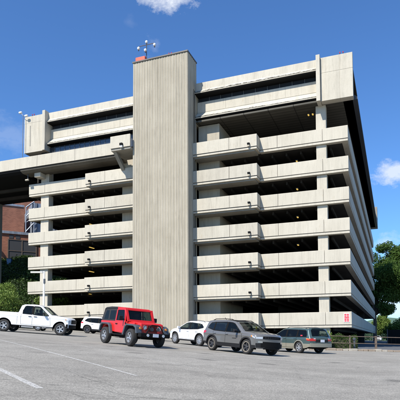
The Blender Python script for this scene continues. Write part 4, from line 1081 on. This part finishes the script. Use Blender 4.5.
def wf_(q):                                                # windscreen frame
    P0, P1 = (.74,1.12), (.46,1.735)
    L_ = lambda t, y_, o_: (P0[0]+(P1[0]-P0[0])*t+o_*.91, y_, P0[1]+(P1[1]-P0[1])*t+o_*.41)
    def quadbox(t0, t1, ya, yb):
        vs = [L_(t0,ya,0),L_(t0,yb,0),L_(t1,yb,0),L_(t1,ya,0),L_(t0,ya,.05),L_(t0,yb,.05),L_(t1,yb,.05),L_(t1,ya,.05)]
        q.add(vs, [(0,3,2,1),(4,5,6,7),(0,1,5,4),(1,2,6,5),(2,3,7,6),(3,0,4,7)], 'c_red')
    quadbox(0,1.,-.76,-.70); quadbox(0,1.,.70,.76); quadbox(0,.16,-.73,.73); quadbox(.86,1.,-.68,.68); quadbox(.16,.86,-.72,-.63); quadbox(.16,.86,.63,.72)
jb(wf_, 'windshield_frame', bevel=.012)
jb(lambda q: q.add([(.71+.02,-.63,1.215),(.71+.02,.63,1.215),(.515,.63,1.66),(.515,-.63,1.66)], [(0,1,2,3)], 'jglass'), 'windshield', recalc=False)
jb(lambda q: q.prism([(1.70,.58),(1.745,.60),(1.745,1.05),(1.70,1.09)], 'y', -.60,.60,'c_red'), 'grille', bevel=.02)
for k in range(7): jb(lambda q: q.box(1.744,1.752,-.235+.073*k-.018+.018,-.235+.073*k+.036,.70,1.0), 'grille_slot', 'black')
jb(lambda q: (q.box(1.80,2.08,-.80,.80,.47,.66), q.box(1.70,1.80,-.4,.4,.45,.60)), 'front_bumper', 'black', bevel=.03)
jb(lambda q: q.tube([(2.04,-.48,.64),(2.00,-.26,.98),(1.97,-.18,1.02),(1.97,.18,1.02),(2.00,.26,.98),(2.04,.48,.64)], .028, 8), 'bull_bar', 'black')
for y_ in (-.17,.17): jb(lambda q: q.lathe([(0,.02),(.085,.02),(.09,-.02),(.05,-.1)], 1.99, y_, .84, 'x', 16, 'dark'), 'spot_lamp')
plate(e, 2.095, .565, 1)
jb(lambda q: q.box(-2.02,-1.86,-.74,.74,.48,.62), 'rear_bumper', 'black', bevel=.02)
jb(lambda q: q.box(-1.8,1.7,-.5,.5,.36,.70), 'underbody', 'black')
for y_ in (-.34,.34):
    jb(lambda q: (q.box(-.32,-.18,y_-.22,y_+.22,1.12,1.36), q.box(-.31,-.22,y_-.12,y_+.12,1.38,1.55)), 'seat', 'seat_cloth', bevel=.03)
jb(lambda q: (q.tube([(-.45,-.6,1.13),(-.45,-.56,1.66),(-.45,.56,1.66),(-.45,.6,1.13)], .035, 8), q.tube([(-.45,-.56,1.66),(-1.5,-.56,1.60),(-1.6,-.6,1.13)], .035, 8), q.tube([(-.45,.56,1.66),(-1.5,.56,1.60),(-1.6,.6,1.13)], .035, 8), q.tube([(-.45,-.56,1.67),(.42,-.6,1.70)], .03, 8), q.tube([(-.45,.56,1.67),(.42,.6,1.70)], .03, 8)), 'roll_bar', 'black')
jb(lambda q: q.box(.40,.66,-.68,.68,1.131,1.2), 'dashboard', 'black', bevel=.02)
jb(lambda q: q.tube([(.30+.05*math.sin(t_*.524),.34+.18*math.cos(t_*.524),1.25+.17*math.sin(t_*.524)) for t_ in range(13)], .014, 6), 'steering_wheel', 'black')
for x in (1.212,-1.212):
    for sg_ in (1,-1): wheel(e, x, sg_*.77, .405, .25, sg_, 'alloy', 5, .58, steer=R(-4) if x > 0 else 0)
ow = wheel(e, -2.02, 0, .40, .24, 1, 'darkalloy', 5, .58, name='spare_wheel', z=.98); ow.rotation_euler = (0,0,R(90))
jb(lambda q: q.tube([(.70,.45,1.13),(.70,.1,1.16)], .012, 6), 'wiper', 'black')

# ---- crossover builder shared by the parked SUVs and wagons
def crossover(c, e, paint, wins, screen, rwin, trim=None, wheelmat='alloy', spokes=5, double=False, mir='plastic', rails=None, head=None, tl=None, seam=(), hz_=.98, hx_=(.05,-.85), wd=.225, rr=.66, lower=None, zl=0, glassmat='cglass', privacy=False):
    sl = [(screen[0], screen[1], c.W*.86, c.W*.76)] + ([rwin] if rwin else [])
    c.shell(e, paint, lower, zl, wins, sl)
    c.seals(e, wins); c.cabin(e, screen[0], (-.05,-.95))
    for sg_ in (1, -1):
        for w_ in wins: c.side('side_window', sg_, w_[0], w_[1], w_[2], 'pglass' if (privacy and w_[0][1] < -.1) else glassmat, e, .006)
        c.seams(sg_, seam, e); mirror(e, c, sg_, screen[0]-.42, c.belt+.0, mir)
    handles(c, e, paint, hx_, hz_)
    c.slope('windshield', screen[0]+.03, screen[1]-.03, c.W*.88, c.W*.78, glassmat, e)
    c.slope('cowl', screen[0]+.07, screen[0]-.0, c.W*.88, c.W*.87, 'black', e, .02)
    if rwin: c.slope('rear_window', rwin[0]-.02, rwin[1]+.02, rwin[2]+.02, rwin[3]+.02, 'pglass' if privacy else glassmat, e)
    for x in c.wheels:
        for sg_ in (1,-1): wheel(e, x, sg_*(c.W-.125), c.wr, wd, sg_, wheelmat, spokes, rr, double)
    if rails:
        for sg_ in (1,-1):
            yy = c.W*(1-c.tum)-.09; q = MB(); n = 8
            q.tube([(rails[0]+(rails[1]-rails[0])*i/n, sg_*yy, c.top(rails[0]+(rails[1]-rails[0])*i/n)-c.crown*.7+(.055 if 0 < i < n else .0)) for i in range(n+1)], .018, 6)
            q.build('roof_rail', rails[2], e)
# ---- grey SUV
e = place('compact_suv', 'grey compact SUV with black roof and lower trim, parked in front of the white SUV', 'SUV', 2.07, 25.6, -52.8)
c = Car(xf=2.17, xr=2.22, W=.93, nose=.75, tail=.6, bf=.26, br=.16, belt=1.02, roof=1.62, tum=.22, low=.05, tf=.05, tr=.04, crown=.045, crease=.014, rad=.075, gc=.28, wr=.355, ar=.42, wheels=(1.318,-1.318),
        prof=[(-2.22,.98),(-2.16,1.10),(-1.98,1.46),(-1.88,1.56),(-1.5,1.60),(-.6,1.63),(0,1.61),(.3,1.55),(1.05,1.12),(1.3,1.10),(1.85,1.05),(2.08,1.0),(2.17,.91)],
        under=[(-2.22,.40),(-1.8,.30),(-.9,.27),(.9,.27),(1.8,.28),(2.17,.34)])
crossover(c, e, 'c_grey', [((-1.72,-1.22),[(-1.72,1.20),(-1.22,1.10)],[(-1.72,1.28),(-1.55,1.46),(-1.22,1.50)]), ((-1.17,-.28),[(-1.17,1.09),(-.28,1.06)],[(-1.17,1.50),(-.28,1.53)]), ((-.20,.86),[(-.2,1.06),(.86,1.05)],[(-.2,1.53),(.1,1.51),(.3,1.46),(.86,1.09)])],
          (1.03,.36), (-2.13,-1.97,.74,.70), trim=((-1.80,.95),[(-1.80,1.17),(-1.2,1.06),(.95,1.02)],[(-1.80,1.22),(-1.55,1.50),(-.3,1.565),(.15,1.54),(.95,1.07)]),
          privacy=True, wheelmat='darkalloy', spokes=5, double=True, rails=(-1.6,.1,'black'), lower='plastic', zl=.46,
          seam=[[(.98,1.0),(1.0,.75),(.86,.45),(-.85,.45),(-.95,.62),(-1.2,.85),(-1.22,1.05)],[(-.24,1.04),(-.24,.45)]], hz_=.93, hx_=(-.12,-1.08))
c.archtrim(e, 'plastic', .075, .02)
for a_, b2 in ((-.6,-1.5),(-.05,-.6),(.28,-.05),(-1.5,-1.86)): c.slope('roof_panel', a_, b2, .80, .80, 'black', e, .006)
for w_ in [o for o in e.children if o.name.startswith('wheel') and 'arch' not in o.name]:
    q = MB(); yy = w_.location.y; f = math.copysign(1, yy)*.1125
    q.lathe([(.245,f*.9),(.25,f*.96),(.222,f*.96),(.215,f*.7)], 0, 0, 0, 'y', 32); q.build('rim_ring', 'tanalloy', w_)
c.end('grille', True, -.60, .60, .77, .90, 'black', e, .012)
for k in range(7): c.end('grille_slot', True, -.52+.15*k, -.42+.15*k, .79, .88, 'plastic', e, .02, ny=2, nz=1)
c.end('lower_intake', True, -.70, .70, .36, .64, 'black', e, .01)
for sg_ in (1,-1): c.end('bumper_cladding', True, *sorted((sg_*.68, sg_*.92)), .36, .56, 'plastic', e, .006); c.end('bumper_chin', True, -.5,.5,.30,.36,'plastic',e,.05)
for sg_ in (1,-1):
    c.end('headlight', True, *sorted((sg_*.62, sg_*.92)), .77, .88, 'lens', e, .008); c.side('headlight', sg_, (1.84,2.16), [(1.84,.86),(2.16,.77)], [(1.84,.96),(2.16,.88)], 'lens', e)
    c.side('turn_lamp', sg_, (1.74,1.88), [(1.74,.88),(1.88,.86)], [(1.74,.95),(1.88,.955)], 'amber', e, .009)
    c.end('fog_lamp', True, *sorted((sg_*.62, sg_*.82)), .58, .66, 'chrome', e, .015)
    c.side('taillight', sg_, (-2.2,-1.88), [(-2.2,.90),(-1.88,.95)], [(-2.2,1.05),(-1.88,1.05)], 'tail', e); c.end('taillight', False, *sorted((sg_*.5, sg_*.90)), .88, 1.0, 'tail', e)
    c.side('door_badge', sg_, (.30,.62), [(.3,.70),(.62,.70)], [(.3,.725),(.62,.725)], 'black', e, .006)
q = MB(); q.tube([(-1.3,0,1.6),(-1.45,0,1.74)], .012, 6); q.build('antenna', 'black', e)
q = MB(); q.box(.62,.64,.30,.38,1.24,1.36); q.build('yellow_hang_tag', simple('yellow_card', (.8,.5,.03), .6), e)

# ---- white SUV facing away
e = place('sleek_suv', 'white sleek SUV with dark multi-spoke wheels facing left, parked between red off-roader and grey SUV', 'SUV', -.22, 33.7, 128.6)
c = Car(xf=2.25, xr=2.35, W=.92, nose=.8, tail=.6, bf=.32, br=.18, belt=1.05, roof=1.63, tum=.25, low=.05, tf=.06, tr=.05, crown=.05, crease=.018, rad=.08, gc=.26, wr=.37, ar=.43, wheels=(1.33,-1.33),
        prof=[(-2.35,.92),(-2.30,1.06),(-2.12,1.22),(-1.78,1.50),(-1.55,1.56),(-.7,1.62),(0,1.61),(.3,1.54),(1.12,1.10),(1.4,1.07),(2.0,.97),(2.18,.88),(2.25,.78)],
        under=[(-2.35,.42),(-1.8,.3),(-.9,.26),(.9,.26),(1.8,.26),(2.25,.32)])
crossover(c, e, 'c_white', [((-1.62,-1.12),[(-1.62,1.22),(-1.12,1.12)],[(-1.62,1.27),(-1.40,1.42),(-1.12,1.47)]), ((-1.07,-.26),[(-1.07,1.12),(-.26,1.08)],[(-1.07,1.47),(-.26,1.52)]), ((-.18,.92),[(-.18,1.08),(.92,1.06)],[(-.18,1.52),(.12,1.50),(.3,1.45),(.92,1.10)])],
          (1.10,.36), (-2.12,-1.80,.70,.66), trim=((-1.78,1.0),[(-1.78,1.22),(-1.1,1.09),(1.0,1.04)],[(-1.78,1.25),(-1.42,1.46),(-.3,1.555),(.15,1.53),(1.0,1.08)]),
          wheelmat='alloy', spokes=8, double=True, mir='c_white', rails=(-1.5,.1,'dark'), lower='plastic', zl=.36,
          seam=[[(1.02,1.02),(1.04,.75),(.9,.4),(-.85,.4),(-.95,.62),(-1.15,.85),(-1.16,1.08)],[(-.22,1.06),(-.22,.4)]], hz_=.95, hx_=(-.1,-1.0))
c.archtrim(e, 'plastic', .05, .012)
for sg_ in (1,-1):
    c.side('taillight', sg_, (-2.33,-1.95), [(-2.33,.95),(-1.95,1.02)], [(-2.33,1.06),(-1.95,1.07)], 'tail', e); c.end('taillight', False, *sorted((sg_*.45, sg_*.90)), .88, .99, 'tail', e)
    c.end('headlight', True, *sorted((sg_*.55, sg_*.9)), .68, .78, 'lens', e); c.side('headlight', sg_, (1.86,2.23), [(1.86,.78),(2.23,.68)], [(1.86,.88),(2.23,.78)], 'lens', e)
c.end('rear_bumper', False, -.7,.7,.42,.60,'plastic',e,.02); plate(e, -2.37, .76, -1); c.end('grille', True, -.45,.45,.4,.78,'plastic',e,.02)
c.box('roof_spoiler', -1.98,-1.62,-.66,.66,1.50,1.54,'c_white',e,.015)

# ---- green wagon seen from behind
e = place('station_wagon', 'dark green station wagon with beige lower body, seen from behind near the hedge', 'station wagon', 5.79, 31.2, 121)
c = Car(xf=2.40, xr=2.36, W=.87, nose=.8, tail=.5, bf=.28, br=.12, belt=.95, roof=1.50, tum=.20, low=.04, tf=.05, tr=.03, crown=.04, crease=.01, rad=.07, gc=.25, wr=.335, ar=.40, wheels=(1.33,-1.32),
        prof=[(-2.36,.92),(-2.33,.96),(-2.0,1.42),(-1.93,1.45),(-1.3,1.49),(-.4,1.50),(0,1.47),(.25,1.42),(1.02,1.0),(1.3,.97),(2.0,.86),(2.3,.78),(2.40,.70)],
        under=[(-2.36,.40),(-1.8,.29),(-.9,.24),(.9,.24),(1.8,.26),(2.40,.32)])
crossover(c, e, 'c_green', [((-1.98,-1.20),[(-1.98,1.0),(-1.2,.99)],[(-1.98,1.12),(-1.88,1.32),(-1.78,1.37),(-1.2,1.39)]), ((-1.12,-.26),[(-1.12,.99),(-.26,.98)],[(-1.12,1.39),(-.26,1.41)]), ((-.18,.88),[(-.18,.98),(.88,.98)],[(-.18,1.41),(.1,1.39),(.25,1.33),(.88,1.01)])],
          (1.00,.30), (-2.28,-2.03,.70,.66), trim=((-2.04,.93),[(-2.04,.97),(.93,.95)],[(-2.04,1.1),(-1.86,1.39),(-.3,1.43),(.12,1.41),(.93,.99)]),
          wheelmat='alloy', spokes=6, mir='c_green', rails=(-1.75,.0,'dark'), lower='c_tan', zl=.56,
          seam=[[(.96,.95),(.98,.7),(.86,.32),(-.85,.32),(-.95,.6),(-1.14,.8),(-1.16,.98)],[(-.22,.96),(-.22,.32)]], hz_=.88, hx_=(-.1,-1.0))
c.archtrim(e, 'c_tan', .05, .012)
c.end('rear_bumper', False, -.86,.86,.38,.60,'c_tan',e,.05,thick=.14); c.box('bumper_step', -2.41,-2.36,-.7,.7,.605,.62,'plastic',e,.005)
c.end('garnish', False, -.5,.5,.66,.82,'plastic',e,.012); plate(e, -2.395, .74, -1)
for sg_ in (1,-1):
    c.end('taillight', False, *sorted((sg_*.50, sg_*.865)), .74, .90, 'tail', e, .014); c.side('taillight', sg_, (-2.35,-2.02), [(-2.35,.74),(-2.02,.78)], [(-2.35,.84),(-2.02,.86)], 'tail', e)
    c.side('turn_lamp', sg_, (-2.34,-1.98), [(-2.34,.845),(-1.98,.865)], [(-2.34,.90),(-1.98,.92)], 'amber', e, .007)
    c.end('reverse_lamp', False, *sorted((sg_*.52, sg_*.64)), .845, .905, 'lens', e, .02)
    c.end('headlight', True, *sorted((sg_*.5, sg_*.85)), .60, .70, 'lens', e)
c.box('roof_spoiler', -2.05,-1.80,-.62,.62,1.45,1.485,'c_green',e,.012)
q = MB(); q.box(-2.30,-2.29,-.55,.0,.98,1.0); q.build('wiper','black',e)
for k, (a_, cc_) in enumerate((( -1.62,'redpaint'),)): c.side('sticker', 1, (a_,a_+.16), [(a_,1.04),(a_+.16,1.04)], [(a_,1.10),(a_+.16,1.10)], cc_, e, .011, nx=2, ny=1)

# ---- rear-row white crossover behind the off-roader
e = place('white_crossover', 'white crossover with black roof trim and dark wheels behind the red off-roader, below the garage', 'SUV', -9.44, 49.3, -9)
c = Car(xf=2.2, xr=2.15, W=.92, nose=.7, tail=.5, bf=.28, br=.16, belt=1.05, roof=1.66, tum=.22, low=.05, tf=.05, tr=.04, crown=.045, crease=.014, rad=.08, gc=.28, wr=.36, ar=.42, wheels=(1.33,-1.33),
        prof=[(-2.15,.98),(-2.1,1.14),(-1.85,1.50),(-1.7,1.58),(-.7,1.65),(0,1.63),(.3,1.56),(1.05,1.13),(1.3,1.10),(1.9,1.0),(2.1,.92),(2.2,.82)],
        under=[(-2.15,.42),(-1.8,.3),(-.9,.28),(.9,.28),(1.8,.28),(2.2,.34)])
crossover(c, e, 'c_white', [((-1.6,-1.15),[(-1.6,1.22),(-1.15,1.13)],[(-1.6,1.30),(-1.4,1.46),(-1.15,1.51)]), ((-1.1,-.28),[(-1.1,1.12),(-.28,1.09)],[(-1.1,1.51),(-.28,1.55)]), ((-.2,.86),[(-.2,1.09),(.86,1.08)],[(-.2,1.55),(.1,1.53),(.3,1.48),(.86,1.12)])],
          (1.03,.36), (-2.08,-1.86,.72,.68), trim=((-1.78,.95),[(-1.78,1.2),(-1.1,1.09),(.95,1.05)],[(-1.78,1.25),(-1.45,1.50),(-.3,1.59),(.15,1.56),(.95,1.1)]),
          wheelmat='darkalloy', spokes=5, mir='black', rails=(-1.5,.1,'dark'), lower='plastic', zl=.44, hz_=.95)
c.archtrim(e, 'plastic', .06, .015)
for sg_ in (1,-1):
    c.side('taillight', sg_, (-2.14,-1.78), [(-2.14,.96),(-1.78,1.0)], [(-2.14,1.12),(-1.78,1.10)], 'tail', e); c.end('taillight', False, *sorted((sg_*.5, sg_*.9)), .92, 1.02, 'tail', e)
c.end('rear_bumper', False, -.85,.85,.42,.62,'plastic',e,.03)

# ---- two cars mostly hidden behind others, one far away
def sedan(name, lab, X, Y, head, paint, dz=0):
    e = place(name, lab, 'car', X, Y, head, dz)
    c = Car(xf=2.35, xr=2.3, W=.90, nose=.8, tail=.6, bf=.30, br=.2, belt=.92, roof=1.43, tum=.24, low=.05, tf=.06, tr=.05, crown=.05, crease=.01, rad=.08, gc=.2, wr=.33, ar=.385, wheels=(1.38,-1.32),
            prof=[(-2.3,.86),(-2.2,1.0),(-1.75,1.04),(-1.15,1.34),(-.7,1.42),(-.1,1.43),(.25,1.38),(1.05,.98),(1.3,.95),(2.0,.84),(2.25,.74),(2.35,.62)],
            under=[(-2.3,.36),(-1.8,.26),(-.9,.2),(.9,.2),(1.8,.22),(2.35,.26)])
    crossover(c, e, paint, [((-1.45,-.36),[(-1.45,1.0),(-.36,.95)],[(-1.45,1.06),(-1.05,1.27),(-.36,1.35)]), ((-.28,.92),[(-.28,.95),(.92,.95)],[(-.28,1.35),(.05,1.34),(.25,1.29),(.92,.98)])],
              (1.02,.30), (-1.72,-1.18,.72,.66), wheelmat='alloy', spokes=7, mir=paint, hz_=.82)
    for sg_ in (1,-1):
        c.end('headlight', True, *sorted((sg_*.5, sg_*.88)), .52, .66, 'lens', e); c.side('headlight', sg_, (1.95,2.33), [(1.95,.66),(2.33,.54)], [(1.95,.78),(2.33,.66)], 'lens', e)
        c.end('taillight', False, *sorted((sg_*.5, sg_*.88)), .7, .84, 'tail', e); c.side('taillight', sg_, (-2.28,-1.95), [(-2.28,.72),(-1.95,.78)], [(-2.28,.88),(-1.95,.9)], 'tail', e)
    c.end('grille', True, -.42,.42,.38,.62,'plastic',e,.02); plate(e, -2.31, .62, -1)
    return e
sedan('gold_sedan', 'gold sedan almost hidden behind red off-roader, only its headlamp corner showing', -4.75, 40.2, -6, 'c_gold')
sedan('silver_sedan', 'silver sedan hidden behind the white pickup, one wheel visible under it', -15.3, 44.0, 3, 'c_silver')
fc = sedan('far_white_car', 'tiny white car with dark windows far off on the driveway beyond the fence', 46.8, 134, 258, 'c_white')
S.frame_set(1)
